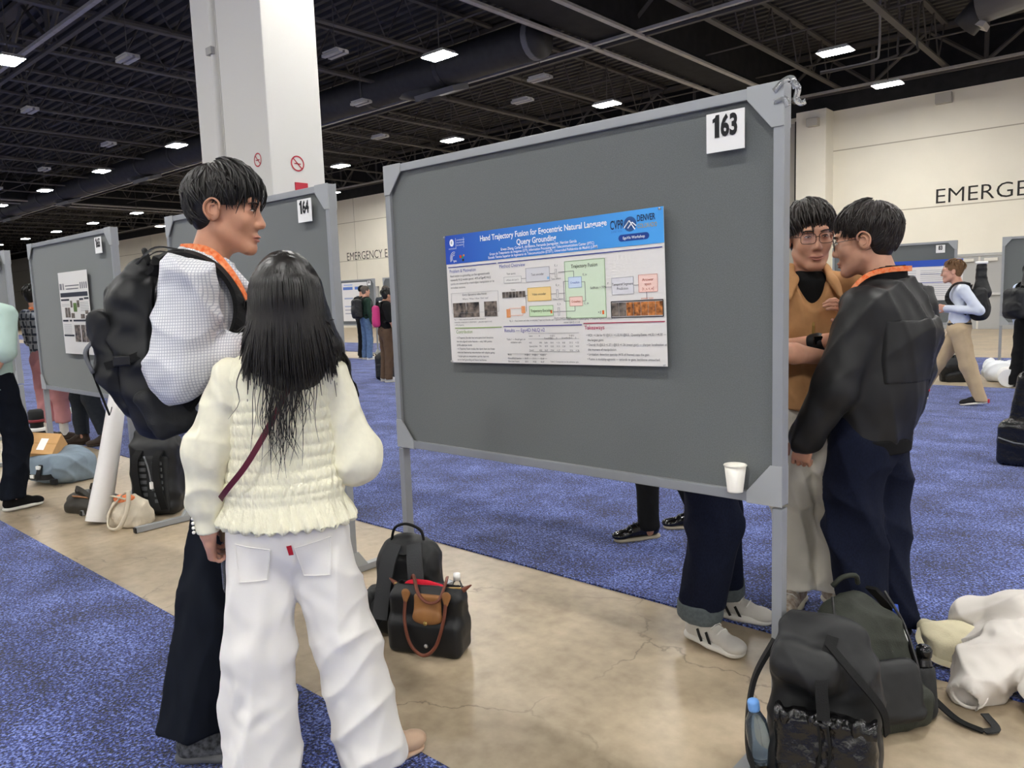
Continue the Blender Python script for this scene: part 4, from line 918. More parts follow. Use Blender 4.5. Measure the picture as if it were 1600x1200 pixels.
def decal(name, target, pts, dirv, m, parent, n=9, lift=.0022, width=.0018, outline=False):
    # small cloth piece laid on a surface: the four-sided (or more) outline is cast onto the mesh along dirv
    from mathutils.bvhtree import BVHTree
    me = target.data; bv = BVHTree.FromPolygons([v.co.copy() for v in me.vertices], [tuple(p.vertices) for p in me.polygons]); dv = Vector(dirv).normalized()
    def drop(p):
        h = bv.ray_cast(Vector(p)-dv*.3, dv); return (h[0]-dv*lift) if h[0] is not None else Vector(p)
    if outline:
        path = []; q = list(pts)+[pts[0]]
        for a, b in zip(q, q[1:]):
            for i in range(n): path.append(drop(np.array(a)+(np.array(b)-np.array(a))*i/n))
        path.append(path[0]); return MB().tube(path, width, n=4, cap=False).build(name, m, parent)
    a, b, c, d = [np.array(x, float) for x in pts]; vs = []; 
    for j in range(n+1):
        for i in range(n+1):
            u, v = i/n, j/n; vs.append(drop((a*(1-u)+b*u)*(1-v)+(d*(1-u)+c*u)*v))
    k = len(vs); vs2 = [v+dv*(lift+.002) for v in vs]; fs = [(j*(n+1)+i, j*(n+1)+i+1, (j+1)*(n+1)+i+1, (j+1)*(n+1)+i) for j in range(n) for i in range(n)]
    return MB().add(vs+vs2, fs+[tuple(k+i for i in reversed(f)) for f in fs]).build(name, m, parent, smooth=True)
def hair(person_o, P, Rh, sc, m, cap, spec, crown=(0, -.35, 1), rad=(.087, .111, .100), seed=3, h=.005):
    c = P.head+Rh @ (v3(0, -.016, .042)*sc)
    hd = soft('hair', hair_cap(P.head, Rh, sc, **cap), h, m, person_o, disp=lambda V, N: .002*waves(V, 160, 4, 4))
    if spec: hair_strands(c, Rh, sc, rad, crown, spec, seed).build('hair_locks', m, hd, smooth=True)
    return hd
M_skinA = skin_mat('skin_warm', 'c48f74'); M_skinB = skin_mat('skin_light', 'cf9c82'); M_skinC = skin_mat('skin_pale', 'd6a38c')
M_orange = mat('orange_lanyard', 'ee6a2c', rough=.6, noise=(70, .25), col2='f4a070'); M_navyc = mat('navy_cloth', '12161f', rough=.9, spec=.15, noise=(30, .2), crease=(5, .9), stretch=(1, 1, .4))
M_blackc = mat('black_cloth', '131314', rough=.88, spec=.2, noise=(40, .2), bump=(350, .12)); M_denim = mat('dark_denim', '161b2e', rough=.9, spec=.15, noise=(200, .35), crease=(6, .8), stretch=(1, 1, .5))
M_blacksole = mat('black_rubber', '1a1a1b', rough=.7); M_greysole = mat('grey_rubber', '55565a', rough=.6); M_whitesole = mat('white_rubber', 'dcd9d2', rough=.6); M_lacew = mat('white_lace', 'e2dfd8', rough=.8)
M_zip = mat('brass_zip', 'b59a5e', rough=.35, metal=.8)

# ---- man in the checked shirt
P = pose(1.90, FA(66), head=(0, .170, 1.745), neck=(0, .095, 1.585), shR=(.185, .035, 1.515), shL=(-.185, .08, 1.515), elR=(.225, -.005, 1.265), wrR=(.13, .26, 1.33), elL=(-.235, .06, 1.26), wrL=(-.10, .29, 1.31),
         chest=(0, .055, 1.37), waist=(0, .105, 1.16), pel=(0, .15, 1.0), hipR=(.10, .145, .97), hipL=(-.10, .15, .97), knR=(.09, .055, .53), anR=(.085, -.045, .10), knL=(-.10, .10, .53), anL=(-.10, .09, .10))
Rh = rotm(FA(43), -.12); sc = 1.05
A = person(P, (-2.38, 1.10), Rh, M_skinA, 'tall man in a white checked shirt wearing a large black backpack', h=.0048, hsc=sc, open_mouth=True)
PA = P
T = lambda x, y, z: P.head+Rh @ (np.array((x, y, z))*sc)
face_parts(T, sc, A, Rh, M_hair, squint=.45)
hair(A, P, Rh, sc, M_hair, dict(front=.050, fy=.056, ear=.018, nape=-.062, r=(.084, .107, .098)),
     [(190, (-50, 50), (5, 55), 66, .23, .008, .0046), (120, (-75, 75), (35, 72), 40, .13, .012, .0040), (170, (40, 140), (5, 62), 48, .06, .0, .0044), (170, (-140, -40), (5, 62), 48, .06, .0, .0044), (170, (120, 240), (5, 75), 46, .05, .0, .0044), (90, (50, 75), (55, 85), 30, .02, .0, .0036), (90, (-75, -50), (55, 85), 30, .02, .0, .0036), (130, (125, 235), (70, 105), 26, .03, .0, .0036), (150, (130, 230), (92, 118), 20, .0, .0, .0032)], crown=(0, -.25, 1))
M_check = grid_material('fine_grey_check', 'dfdfe2', 'b2b5bf', .0085, .26)
sh = torso_sdf(P, ch=.160, wa=.158, hem_r=.170, hem_z=.985, sh=.064, sl=(.078, .078, .072, .052), depth=.70)
shirtA = soft('shirt', sh, .0075, M_check, A, disp=folds(.016, 32, 5, (1, 1, .8), .25))
col = SDF(); nb = P.neck
col.cone(nb+P.up*.012-P.fw*.012, nb-P.up*.03+P.fw*.01, .072, .088, .01); col.cone(nb+P.up*.09, nb-P.up*.05, .060, .066, .003, op='s'); col.cut(nb+P.up*.035, v3(0, 0, 1)+P.fw*.35)
col.cone(nb+P.rt*.055+P.fw*.06, nb+P.rt*.045+P.fw*.125-P.up*.075, .018, .014, .01, sq=(P.fw*.7+P.rt*.7, .5)); col.cone(nb-P.rt*.055+P.fw*.06, nb-P.rt*.045+P.fw*.125-P.up*.075, .018, .014, .01, sq=(P.fw*.7-P.rt*.7, .5))
soft('collar', col, .0045, M_check, shirtA)
lanyard(P, M_orange, A, w=.024, drop=.36, r=.068, z=.022, front=.13, side=.055)
soft('trousers', pants_sdf(P, th=.100, kn=.098, an=.100, hem=.12, pel=.150, crotch_drop=.06), .008, M_navyc, A, disp=folds(.018, 24, 11, (1, 1, .4), .2))
M_sneakA = mat('black_grey_mesh', '252628', rough=.75, noise=(60, .5), col2='5d5f63')
shoe('shoe', P.anR+P.fw*.07+P.rt*.03-P.up*.10, P.face+math.pi/2-.35, A, M_sneakA, M_greysole, L=.31, lace=M_blackc, sole_h=.034)
shoe('shoe', P.anL+P.fw*.06-P.up*.10, P.face+math.pi/2+.1, A, M_sneakA, M_greysole, L=.31, lace=M_blackc, sole_h=.034)

# ---- woman in the cream blouse, seen from behind
P = pose(1.61, FA(140), head=(-.072, .0, 1.462), neck=(-.092, -.012, 1.33), shL=(-.235, -.012, 1.258), shR=(.030, .0, 1.258), chest=(-.11, 0, 1.14), waist=(-.115, 0, .98), pel=(-.115, 0, .83), hipL=(-.195, 0, .79), hipR=(-.035, 0, .79),
         knL=(-.215, -.02, .45), knR=(.035, .01, .42), anL=(-.225, -.03, .09), anR=(.085, .02, .09), elL=(-.318, -.03, 1.04), wrL=(-.335, -.015, .80), elR=(.088, .03, 1.0), wrR=(-.01, .17, .95))
Rh = rotm(FA(140)+.12, -.05); sc = 1.03; PW_ = P
Wm = person(P, (-1.88, 1.27), Rh, M_skinC, 'woman in cream smocked blouse and white jeans seen from behind', h=.0048, hsc=sc, hands=dict(L=dict(d=(-.05, .55, -.83), n=(1, .1, 0), curl=(.75, .85, .6), spread=.08, r=.0078)))
M_cream = mat('cream_crepe', 'f3efd8', rough=.85, spec=.15, noise=(60, .04), crease=(9, .6)); M_smock = mat('cream_smocking', 'f3efd6', rough=.85, spec=.15, noise=(60, .04), bump=(110, .8), stretch=(1, 1, .22))
def smock(V, N):
    z = V[:, 2]; a = np.arctan2(V[:, 1]-P.waist[1], V[:, 0]-P.waist[0]); body = np.clip((1.22-z)/.04, 0, 1)*np.clip((z-.895)/.02, 0, 1)
    row = np.abs(np.sin(z*math.pi/.034))**.6; pl = np.sin(a*46+1.6*np.sin(z*70)+waves(V, 60, 3, 3)*3)
    fl = np.clip((.895-z)/.05, 0, 1)*(np.sin(a*26+waves(V, 25, 9, 3)*2)*.006+.004)
    yk = np.clip((z-1.2)/.05, 0, 1)*folds(.003, 50, 4)(V, N)
    return body*(.0050*row+.0030*row*pl-.002)+fl+yk
bl = SDF(); up = P.up
bl.cone(P.neck-up*.03, P.neck-up*.075, .058, .095, .03, sq=(P.fw, .75)); bl.cone(P.shR*.88+P.shL*.12-up*.012, P.shL*.88+P.shR*.12-up*.012, .056, .056, .05)
bl.cone(P.chest+up*.03, P.waist-up*.04, .155, .158, .05, sq=(P.fw, .66)); bl.cone(P.waist-up*.09, P.pel-up*.05, .168, .216, .03, sq=(P.fw, .74)); bl.cut(P.pel-up*.008, v3(0, 0, -1)-P.rt*.03)
blouse = soft('blouse', bl, .0050, M_smock, Wm, disp=smock)
sv = SDF(); sv.cone(P.shL-up*.012, P.elL, .058, .062, .03); sv.cone(P.elL, P.wrL+up*.09, .062, .052, .03); sv.cone(P.wrL+up*.09, P.wrL+up*.005, .040, .034, .012); sv.cut(P.wrL+up*.002, (0, 0, -1))
soft('sleeve', sv, .006, M_cream, blouse, disp=folds(.006, 40, 21, (1, 1, .5), .4))
sv = SDF(); sv.cone(P.shR-up*.012, P.elR, .058, .068, .03); sv.cone(P.elR, P.elR+(P.wrR-P.elR)*.7, .074, .066, .04); sv.cone(P.elR+(P.wrR-P.elR)*.7, P.wrR, .05, .032, .02); sv.ell(P.elR-up*.03+P.fw*.0, (.072, .072, .066), None, .04)
soft('sleeve', sv, .006, M_cream, blouse, disp=folds(.006, 38, 23, (1, 1, .5), .4))
for i in range(5):
    b = SDF().ell(P.wrL-P.rt*.034-P.fw*.018+up*(.012+.0135*i), (.0055, .0055, .0055), None, .001); soft('cuff_button', b, .002, mat('pearl_button', 'f4f1ea', rough=.2), blouse)
M_wdenim = mat('white_denim', 'efece7', rough=.88, spec=.15, noise=(8, .03), crease=(7, .9), stretch=(1, 1, .7))
def wpf(V, N): return folds(.015, 28, 31, (1, 1, .8), .2)(V, N)*(.25+.75*np.clip((.80-V[:, 2])/.2, 0, 1))
pt = pants_sdf(P, th=.104, kn=.108, an=.114, hem=.025, pel=.176, depth=.70, crotch_drop=.04, top=.93, kk=.025)
jeans = soft('jeans', pt, .0075, M_wdenim, Wm, disp=wpf)
def on_back(x, z, off): return P.pel+P.rt*x-P.fw*off+v3(0, 0, z-P.pel[2])
for sx in (-1, 1):
    poly = [(sx*.030, .775), (sx*.135, .790), (sx*.130, .690), (sx*.090, .655), (sx*.045, .675)]
    if sx < 0: poly = poly[::-1]
    q4 = [on_back(*p, .0) for p in ((sx*.030, .775), (sx*.135, .790), (sx*.128, .672), (sx*.045, .672))]
    decal('back_pocket', jeans, q4, P.fw, M_wdenim, jeans, lift=.003)
    decal('pocket_stitching', jeans, [on_back(*p, .0) for p in ((sx*.034, .770), (sx*.131, .785), (sx*.125, .678), (sx*.050, .678))], P.fw, M_wdenim, jeans, lift=.0045, outline=True)
decal('waist_seam', jeans, [on_back(-.16, .812, 0), on_back(.16, .812, 0), on_back(.16, .808, 0), on_back(-.16, .808, 0)], P.fw, M_wdenim, jeans, lift=.003)
decal('red_tab', jeans, [on_back(.012, .778, 0), on_back(.026, .780, 0), on_back(.030, .750, 0), on_back(.017, .749, 0)], P.fw, mat('red_tab_cloth', 'b3202f', rough=.7), jeans, n=3, lift=.006)
M_tan = mat('tan_leather', 'c3a58c', rough=.45, spec=.4)
shoe('shoe', P.anR+P.rt*.06+P.fw*.02-P.up*.09, P.face+math.pi/2-1.0, Wm, M_tan, M_tan, L=.26, W=.082, dress=True, sole_h=.015)
shoe('shoe', P.anL+P.fw*.05-P.up*.09, P.face+math.pi/2+.2, Wm, M_tan, M_tan, L=.26, W=.082, dress=True, sole_h=.015)
# long straight hair: crown cap, a tapering fall and single locks
hb = hair_cap(P.head, Rh, sc, front=.05, ear=-.3, nape=-.2, r=(.083, .106, .094))
TH = lambda x, y, z: P.head+Rh @ (np.array((x, y, z))*sc)
hb.cone(TH(0, -.035, .02), TH(0, -.060, -.09), .084, .095, .03, sq=(Rh[:, 1], .75)); hb.cone(TH(0, -.060, -.09), TH(.004, -.062, -.165), .100, .098, .03, sq=(Rh[:, 1], .42)); hb.cone(TH(-.01, -.075, -.13), TH(-.015, -.090, -.19), .070, .045, .03, sq=(Rh[:, 1], .3))
hb.chain([TH(.070, -.025, -.05), TH(.108, -.03, -.135), TH(.132, .02, -.19), TH(.150, .075, -.27), TH(.150, .09, -.345)], [.04, .032, .026, .026, .016], .03)
for q in (-1, 1): hb.cone(TH(q*.060, -.015, .03), TH(q*.088, -.035, -.12), .036, .030, .03)
wh = soft('hair', hb, .006, M_hair, Wm, disp=lambda V, N: .0012*np.sin(np.arctan2(V[:, 1]-P.head[1], V[:, 0]-P.head[0])*70+waves(V, 12, 5, 3)*4))
rg = np.random.RandomState(8); mb = MB()
for i in range(820):
    a = rg.uniform(-2.0, 2.0); x = math.sin(a); fr = math.cos(a); ty = rg.uniform(-.075, .06); top = TH(.012*x, ty, .131-2.2*(ty+.012)**2)
    e1 = TH(.086*x, -.100*fr-.022, .060); e2 = TH(.102*x, -.094*abs(fr)**.7*(1 if fr > 0 else -.3)-.034, -.05); z3 = -.165+rg.normal(0, .032)-.08*max(0, math.cos(a*1.6))*rg.uniform(0, 1)**2
    e3 = TH(.122*x+rg.normal(0, .005), -.078*abs(fr)-.046+rg.normal(0, .004), z3)
    mb.tube(spline([top, e1, e2, e3], 9), [.0018, .0028, .0030, .0030, .0030, .0029, .0028, .0026, .0020, .0009], n=4, cap=False)
for i in range(62):                        # thin ends falling down the back
    x = rg.normal(-.018, .030); w1, w2 = rg.normal(0, .007), rg.normal(0, .011); ln = rg.uniform(.16, .34)*(1-min(.5, abs(x+.02)*4))
    p = [TH(x*.8, -.090, -.10), TH(x+.2*w1, -.104, -.17), TH(x*1.1+w1-.006, -.112, -.17-ln*.35), TH(x*1.2+w2-.014, -.118, -.17-ln*.7), TH(x*1.15+w1-w2*.4-.016, -.120, -.17-ln)]
    mb.tube(spline(p, 11), [.0026, .0026, .0023, .0020, .0018, .0016, .0014, .0013, .0012, .0010, .0007, .0003], n=4, cap=False)
for i in range(70):                        # lock drawn forward over the right shoulder
    u, v, w = rg.normal(0, .010), rg.normal(0, .010), rg.normal(0, .012)
    mb.tube(spline([TH(.055+u, -.04, .0), TH(.104+u, -.035+v, -.13), TH(.134+u, .015+v, -.185), TH(.156+v, .072+u, -.265), TH(.152+w, .092+v, -.345-abs(w))], 10), [.003]*8+[.0024, .0016, .0006], n=4, cap=False)
mb.build('hair_locks', M_hair, wh, smooth=True)
lanyard(P, M_orange, Wm, w=.022, drop=.30, r=.100, z=.035, front=.10)

# ---- man in the black bomber jacket
P = pose(1.78, FA(170), head=(-.035, .095, 1.612), neck=(-.015, .025, 1.465), shL=(-.165, .035, 1.355), shR=(.165, .0, 1.345), elL=(-.255, .10, 1.055), wrL=(-.275, .205, .85), elR=(.25, .04, 1.07), wrR=(.12, .17, 1.05), chest=(-.01, .02, 1.24), waist=(-.02, .045, 1.03), pel=(-.03, .07, .87),
         hipL=(-.12, .07, .84), hipR=(.06, .07, .84), knL=(-.12, .09, .46), knR=(.075, .07, .46), anL=(-.105, .03, .09), anR=(.09, .03, .09))
Rh = rotm(FA(186), -.13); sc = 1.06; PB = P
B = person(P, (-.85, 3.22), Rh, M_skinB, 'man in a black bomber jacket with glasses turned towards his companions', h=.0048, hsc=sc, hands=dict(L=dict(d=(.05, .25, -1), n=(.95, .2, 0), curl=(.5, .7, .5)), R=dict(d=(-.5, .8, .1), n=(-.3, 0, -1))))
T = lambda x, y, z: P.head+Rh @ (np.array((x, y, z))*sc)
face_parts(T, sc, B, Rh, M_hair2); glasses(T, sc, B, mat('thin_metal_frame', '6d6a66', rough=.3, metal=.8), w=.026, h=.024, rnd=1)
hair(B, P, Rh, sc, M_hair2, dict(front=.052, fy=.050, ear=.018, nape=-.070, r=(.083, .106, .098)),
     [(170, (-50, 50), (5, 60), 50, .16, .006, .0042), (170, (35, 145), (5, 62), 46, .09, .0, .0042), (170, (-145, -35), (5, 62), 46, .09, .0, .0042), (200, (120, 240), (5, 78), 44, .08, .0, .0042), (90, (48, 75), (55, 86), 30, .02, .0, .0034), (90, (-75, -48), (55, 86), 30, .02, .0, .0034), (170, (125, 235), (70, 108), 26, .03, .0, .0034), (170, (130, 230), (95, 122), 20, .0, .0, .0032)], crown=(0, -.3, 1), seed=5)
M_bomber = mat('black_nylon', '232324', rough=.5, spec=.35, noise=(20, .15), crease=(6, .9), stretch=(1, 1, .5))
jk = torso_sdf(P, ch=.178, wa=.178, hem_r=.165, hem_z=.835, sh=.072, sl=(.084, .084, .080, .064), depth=.80)
jk.cone(P.chest-P.fw*.025, P.waist-P.fw*.01, .135, .145, .05)
jkB = soft('jacket', jk, .0075, M_bomber, B, disp=folds(.018, 26, 41, (1, 1, .55), .2))
rib = SDF(); rib.cone(v3(P.pel[0], P.pel[1], .835), v3(P.pel[0], P.pel[1], .80), .180, .176, .01, sq=(P.fw, .84)); rib.cut((0, 0, .850), (0, 0, 1)); rib.cut((0, 0, .79), (0, 0, -1))
soft('hem_rib', rib, .006, M_blackc, jkB)
cf = SDF(); d = unit(P.wrL-P.elL); cf.cone(P.wrL-d*.05, P.wrL+d*.004, .045, .042, .005); cf.cut(P.wrL+d*.006, d); soft('cuff', cf, .005, M_blackc, jkB)
cl2 = SDF(); nb = P.neck; cl2.cone(nb+P.up*.02, nb-P.up*.04, .076, .084, .01); cl2.cone(nb+P.up*.12, nb-P.up*.07, .064, .068, .003, op='s'); cl2.cut(nb+P.up*.045, v3(0, 0, 1)+P.fw*.3); soft('collar', cl2, .005, M_blackc, jkB)
fl = torso_sdf(P, ch=.187, wa=.188, hem_r=.175, hem_z=1.075, sh=.079, sl=(.088, .086, .08, .06), depth=.81); fl.cone(P.chest-P.fw*.025, P.waist-P.fw*.01, .143, .154, .05)
fl.cut((0, 0, 1.31), (0, 0, 1)); fl.cut((0, 0, 1.075), (0, 0, -1)); fl.cut(P.chest-P.fw*.015, P.fw)
for q in (-1, 1): fl.cut(P.chest+P.rt*q*.165, P.rt*q)
soft('back_flap', fl, .0075, M_bomber, jkB, disp=folds(.018, 26, 41, (1, 1, .55), .2))
lanyard(P, M_orange, B, w=.020, drop=.40, r=.100, z=.008, front=.15)
soft('jeans', pants_sdf(P, th=.112, kn=.106, an=.098, hem=.04, pel=.158, crotch_drop=.05), .009, M_denim, B, disp=folds(.016, 24, 51, (1, 1, .45), .2))
for a_, s_ in ((P.anL, -.05), (P.anR, .05)): shoe('shoe', a_+P.fw*.05-P.up*.09, P.face+math.pi/2+s_, B, M_blackc, M_blacksole, L=.29)
bd = MB().box(P.neck+P.fw*.20-P.up*.50, (.10, .004, .14), rot=Matrix.Rotation(P.face, 3, 'Z')).build('name_badge', M_white, B)

# ---- man in the brown work jacket
P = pose(1.84, FA(302), head=(-.05, .02, 1.650), neck=(-.045, -.005, 1.495), shR=(.145, .0, 1.425), shL=(-.235, .02, 1.425), elR=(.19, .10, 1.16), wrR=(-.115, .275, 1.235), elL=(-.285, .06, 1.15), wrL=(-.155, .215, 1.29), chest=(-.045, 0, 1.28), waist=(-.04, 0, 1.10), pel=(-.03, 0, .96), hipR=(.055, 0, .93), hipL=(-.125, 0, .93), knR=(.015, .03, .52), knL=(-.15, .02, .52), anR=(-.005, .02, .09), anL=(-.17, .03, .09))
Rh = rotm(FA(305), -.10, .04); sc = 1.10; PC = P
Cm = person(P, (-1.285, 3.36), Rh, M_skinB, 'smiling man with glasses in a brown canvas jacket', h=.0048, hsc=sc, hands=dict(R=dict(d=(-.95, .25, .1), n=(-.2, -.9, -.2), curl=(.3, .4, .3)), L=dict(d=(.35, .6, .7), n=(.9, -.2, -.2), curl=(.4, .6, .4))))
T = lambda x, y, z: P.head+Rh @ (np.array((x, y, z))*sc)
face_parts(T, sc, Cm, Rh, M_hair, squint=.34, smile=.005); glasses(T, sc, Cm, mat('dark_red_frame', '3d2724', rough=.3, metal=.3), w=.027, h=.020, rnd=.5)
hair(Cm, P, Rh, sc, M_hair2, dict(front=.062, fy=.054, ear=.020, nape=-.06, r=(.085, .108, .100)),
     [(230, (-70, 70), (5, 55), 56, .20, .012, .0046), (130, (-75, 75), (40, 70), 30, .15, .012, .0040), (160, (40, 145), (5, 60), 48, .12, .0, .0046), (160, (-145, -40), (5, 60), 48, .12, .0, .0046), (100, (120, 240), (5, 70), 44, .10, .0, .005), (80, (65, 115), (58, 86), 24, .04, .0, .0036), (80, (-115, -65), (58, 86), 24, .04, .0, .0036)], crown=(.1, -.3, 1), seed=9)
M_brown = mat('brown_canvas', 'bd8f63', rough=.9, spec=.15, noise=(14, .18), crease=(7, .8))
tee = SDF(); tee.cone(P.neck-P.up*.02, P.neck-P.up*.06+P.fw*.02, .064, .085, .03); tee.cone(P.neck-P.up*.06+P.fw*.02, P.chest+P.fw*.02, .085, .125, .04, sq=(P.fw, .85)); soft('t_shirt', tee, .007, M_blackc, Cm)
jk = torso_sdf(P, ch=.172, wa=.170, hem_r=.178, hem_z=.915, sh=.072, sl=(.078, .072, .068, .056), depth=.74, sleeve_end=.30)
nb = P.neck; jk.cone(nb+P.fw*.10+P.up*.02, nb+P.fw*.19-P.up*.20, .085, .006, .006, op='s'); jk.cone(nb+P.up*.12, nb-P.up*.045+P.fw*.02, .078, .082, .006, op='s')
jkC = soft('jacket', jk, .0065, M_brown, Cm, disp=folds(.010, 26, 61, (1, 1, .8), .25))
for q in (-1, 1):
    cs = SDF(); cs.chain([nb-P.fw*.075+P.rt*q*.012+P.up*.035, nb+P.rt*q*.082+P.up*.028, nb+P.rt*q*.090+P.fw*.095-P.up*.030, nb+P.rt*q*.105+P.fw*.140-P.up*.090], [.024, .030, .040, .022], .015, sq=(P.rt*q*.6+P.fw*.45+P.up*.5, .36)); soft('collar', cs, .005, M_brown, jkC)
MB().tube([nb+P.fw*(.122)-P.up*.17, P.chest+P.fw*.135, P.waist+P.fw*.135, v3(P.pel[0], P.pel[1], .93)+P.fw*.14], .006, n=6, flat=.6).build('zip', M_zip, jkC)
wt = SDF(); d = unit(P.wrR-P.elR); pw = P.wrR-d*.095; wt.cone(pw-d*.008, pw+d*.008, .040, .040, .003); wch = soft('watch_strap', wt, .003, M_cap, Cm)
MB().box(pw+P.fw*.036+v3(0, 0, .012), (.036, .012, .036), rot=Matrix.Rotation(P.face, 3, 'Z')).build('watch_face', mat('watch_glass', '0a0a0c', rough=.1), wch, bevel=.004)
M_khakiw = mat('cream_twill', 'f0eadc', rough=.88, spec=.15, noise=(10, .05), crease=(7, .8))
soft('trousers', pants_sdf(P, th=.098, kn=.088, an=.080, hem=.09, pel=.15, crotch_drop=.03), .008, M_khakiw, Cm, disp=folds(.011, 28, 71, (1, 1, .8), .25))
M_beige = mat('beige_suede', 'a08a78', rough=.85, noise=(40, .3), col2='d8d0c2'); M_csole = mat('cream_rubber', 'ddd6c2', rough=.6)
for a_, s_ in ((P.anL, .12), (P.anR, -.45)): shoe('shoe', a_+rotm(P.face+s_) @ v3(0, .06, 0)-P.up*.09, P.face+math.pi/2+s_, Cm, M_beige, M_csole, L=.30, W=.108, lace=M_lacew, sole_h=.036)

# ---- man whose legs show under the nearest board
P = pose(1.76, FA(5), head=(0, .06, 1.61), knR=(.075, .05, .50), anR=(.085, -.01, .10), knL=(-.12, -.02, .50), anL=(-.20, -.02, .10), elR=(.0, .262, 1.205), wrR=(-.245, .405, 1.16), shR=(.15, .06, 1.40), shL=(-.20, .0, 1.41), elL=(-.24, -.06, 1.13), wrL=(-.20, .10, .95)); PD = P
Rh = rotm(FA(20), -.05)
D = person(P, (-1.44, 2.84), Rh, M_skinB, 'man in a black T-shirt and rolled navy jeans standing behind the nearest board', h=.006, hands=dict(R=dict(d=(-.9, .4, 0), n=(-.3, -.9, 0)), L=dict(d=(.8, .5, 0), n=(.2, -.9, 0))))
hair(D, P, Rh, 1, M_hair, dict(), [(120, (-60, 60), (10, 60), 50, .14, .006, .005), (120, (60, 300), (5, 60), 46, .12, .0, .005)])
soft('t_shirt', torso_sdf(P, short=.72, sl=(.076, .074, .06, .05), hem_z=.93, ch=.16, wa=.155, hem_r=.165), .009, M_blackc, D, disp=folds(.006, 24, 81))
soft('jeans', pants_sdf(P, th=.108, kn=.104, an=.090, hem=.145, pel=.15, crotch_drop=.05), .009, M_denim, D, disp=folds(.008, 22, 83, (1, 1, .5), .3))
for a_ in (P.anR, P.anL):
    cu = SDF(); cu.cone(a_+P.up*.085, a_+P.up*.03, .092, .095, .01); cu.cut(a_+P.up*.075, (0, 0, 1)); cu.cut(a_+P.up*.0, v3(-.15, 0, -1)); soft('rolled_cuff', cu, .006, mat('grey_denim_inside', '5c6468', rough=.9, noise=(80, .2)), D)
M_wleather = mat('white_leather', 'c9c5be', rough=.5, noise=(12, .08))
for a_, s_ in ((P.anR, -.32), (P.anL, .05)): shoe('shoe', a_+rotm(P.face+s_) @ v3(0, .07, 0)-P.up*.10, P.face+math.pi/2+s_, D, M_wleather, M_whitesole, L=.30, W=.108, lace=M_lacew, stripe=M_cap, sole_h=.034)

# ---- person with black trousers and shiny shoes behind the board
P = pose(1.80, FA(222), anR=(.09, -.30, .09), anL=(-.09, .04, .09), knL=(-.09, .05, .52), knR=(.09, -.12, .52))
Rh = rotm(FA(222), -.05)
E_ = person(P, (-2.33, 3.86), Rh, M_skinA, 'person in black trousers and shiny black shoes behind the nearest board', h=.008)
hair(E_, P, Rh, 1, M_hair, dict(), [(140, (-180, 180), (5, 60), 46, .12, .0, .005)])
soft('sweater', torso_sdf(P, hem_z=.92), .010, M_navyc, E_, disp=folds(.006, 24, 91)); soft('trousers', pants_sdf(P, th=.085, kn=.066, an=.060, hem=.06), .009, M_blackc, E_, disp=folds(.005, 24, 93, (1, 1, .6)))
M_patent = mat('black_polished_leather', '0c0c0d', rough=.15, spec=.6); M_welt = mat('pale_welt', 'a89f8c', rough=.6)
for a_, s_ in ((P.anR, -.05), (P.anL, .25)): shoe('shoe', a_+P.fw*.07-P.up*.09, P.face+math.pi/2+s_, E_, M_patent, M_welt, L=.31, W=.098, dress=True, lace=M_cap, sole_h=.02)
# ================================================================ BAGS AND THINGS
M_nylon = mat('black_pack_nylon', '1a1b1d', rough=.55, spec=.4, noise=(30, .25), crease=(9, .8)); M_web = mat('black_webbing', '0f0f10', rough=.8, bump=(300, .2)); M_grayweb = mat('grey_webbing', '6d6f73', rough=.8)
M_buckle = mat('black_buckle', '1c1c1e', rough=.3, spec=.5); M_pet = mat('clear_plastic', 'f4f7f8', rough=.05, trans=.95, spec=.5); M_charcoal = mat('charcoal_pack_cloth', '2b2c2d', rough=.7, spec=.3, noise=(25, .2), bump=(200, .2))
def frame_fn(o, yaw):
    R = rotm(yaw)
    return (lambda x, y, z: np.asarray(o, float)+R @ np.array((x, y, z))), R
# ---- backpack worn by the tall man (in his own frame)
P = PA; wp = empty('backpack', (-2.38, 1.10, .008)); tag(wp, 'large black backpack worn by the tall man', 'backpack')
Q = lambda x, y, z: P.R @ v3(x, y, z)
s = SDF()
s.box(Q(0, -.115, 1.38), (.15, .060, .15), .055, P.R @ rotm(0, .08), .04); s.box(Q(0, -.045, 1.18), (.16, .115, .115), .07, P.R @ rotm(0, .35), .05); s.ell(Q(0, -.105, 1.515), (.12, .058, .050), P.R, .04); s.ell(Q(0, -.085, 1.565), (.06, .04, .03), P.R, .03)
soft('main_body', s, .007, M_nylon, wp, disp=folds(.012, 22, 101, (1, 1, 1), .25))
s = SDF(); s.box(Q(0, -.195, 1.345), (.12, .032, .11), .04, P.R @ rotm(0, .16), .03); s.box(Q(0, -.155, 1.215), (.12, .045, .10), .045, P.R @ rotm(0, .60), .04)
soft('front_pocket', s, .007, M_nylon, wp, disp=folds(.008, 26, 103, (1, 1, 1), .25))
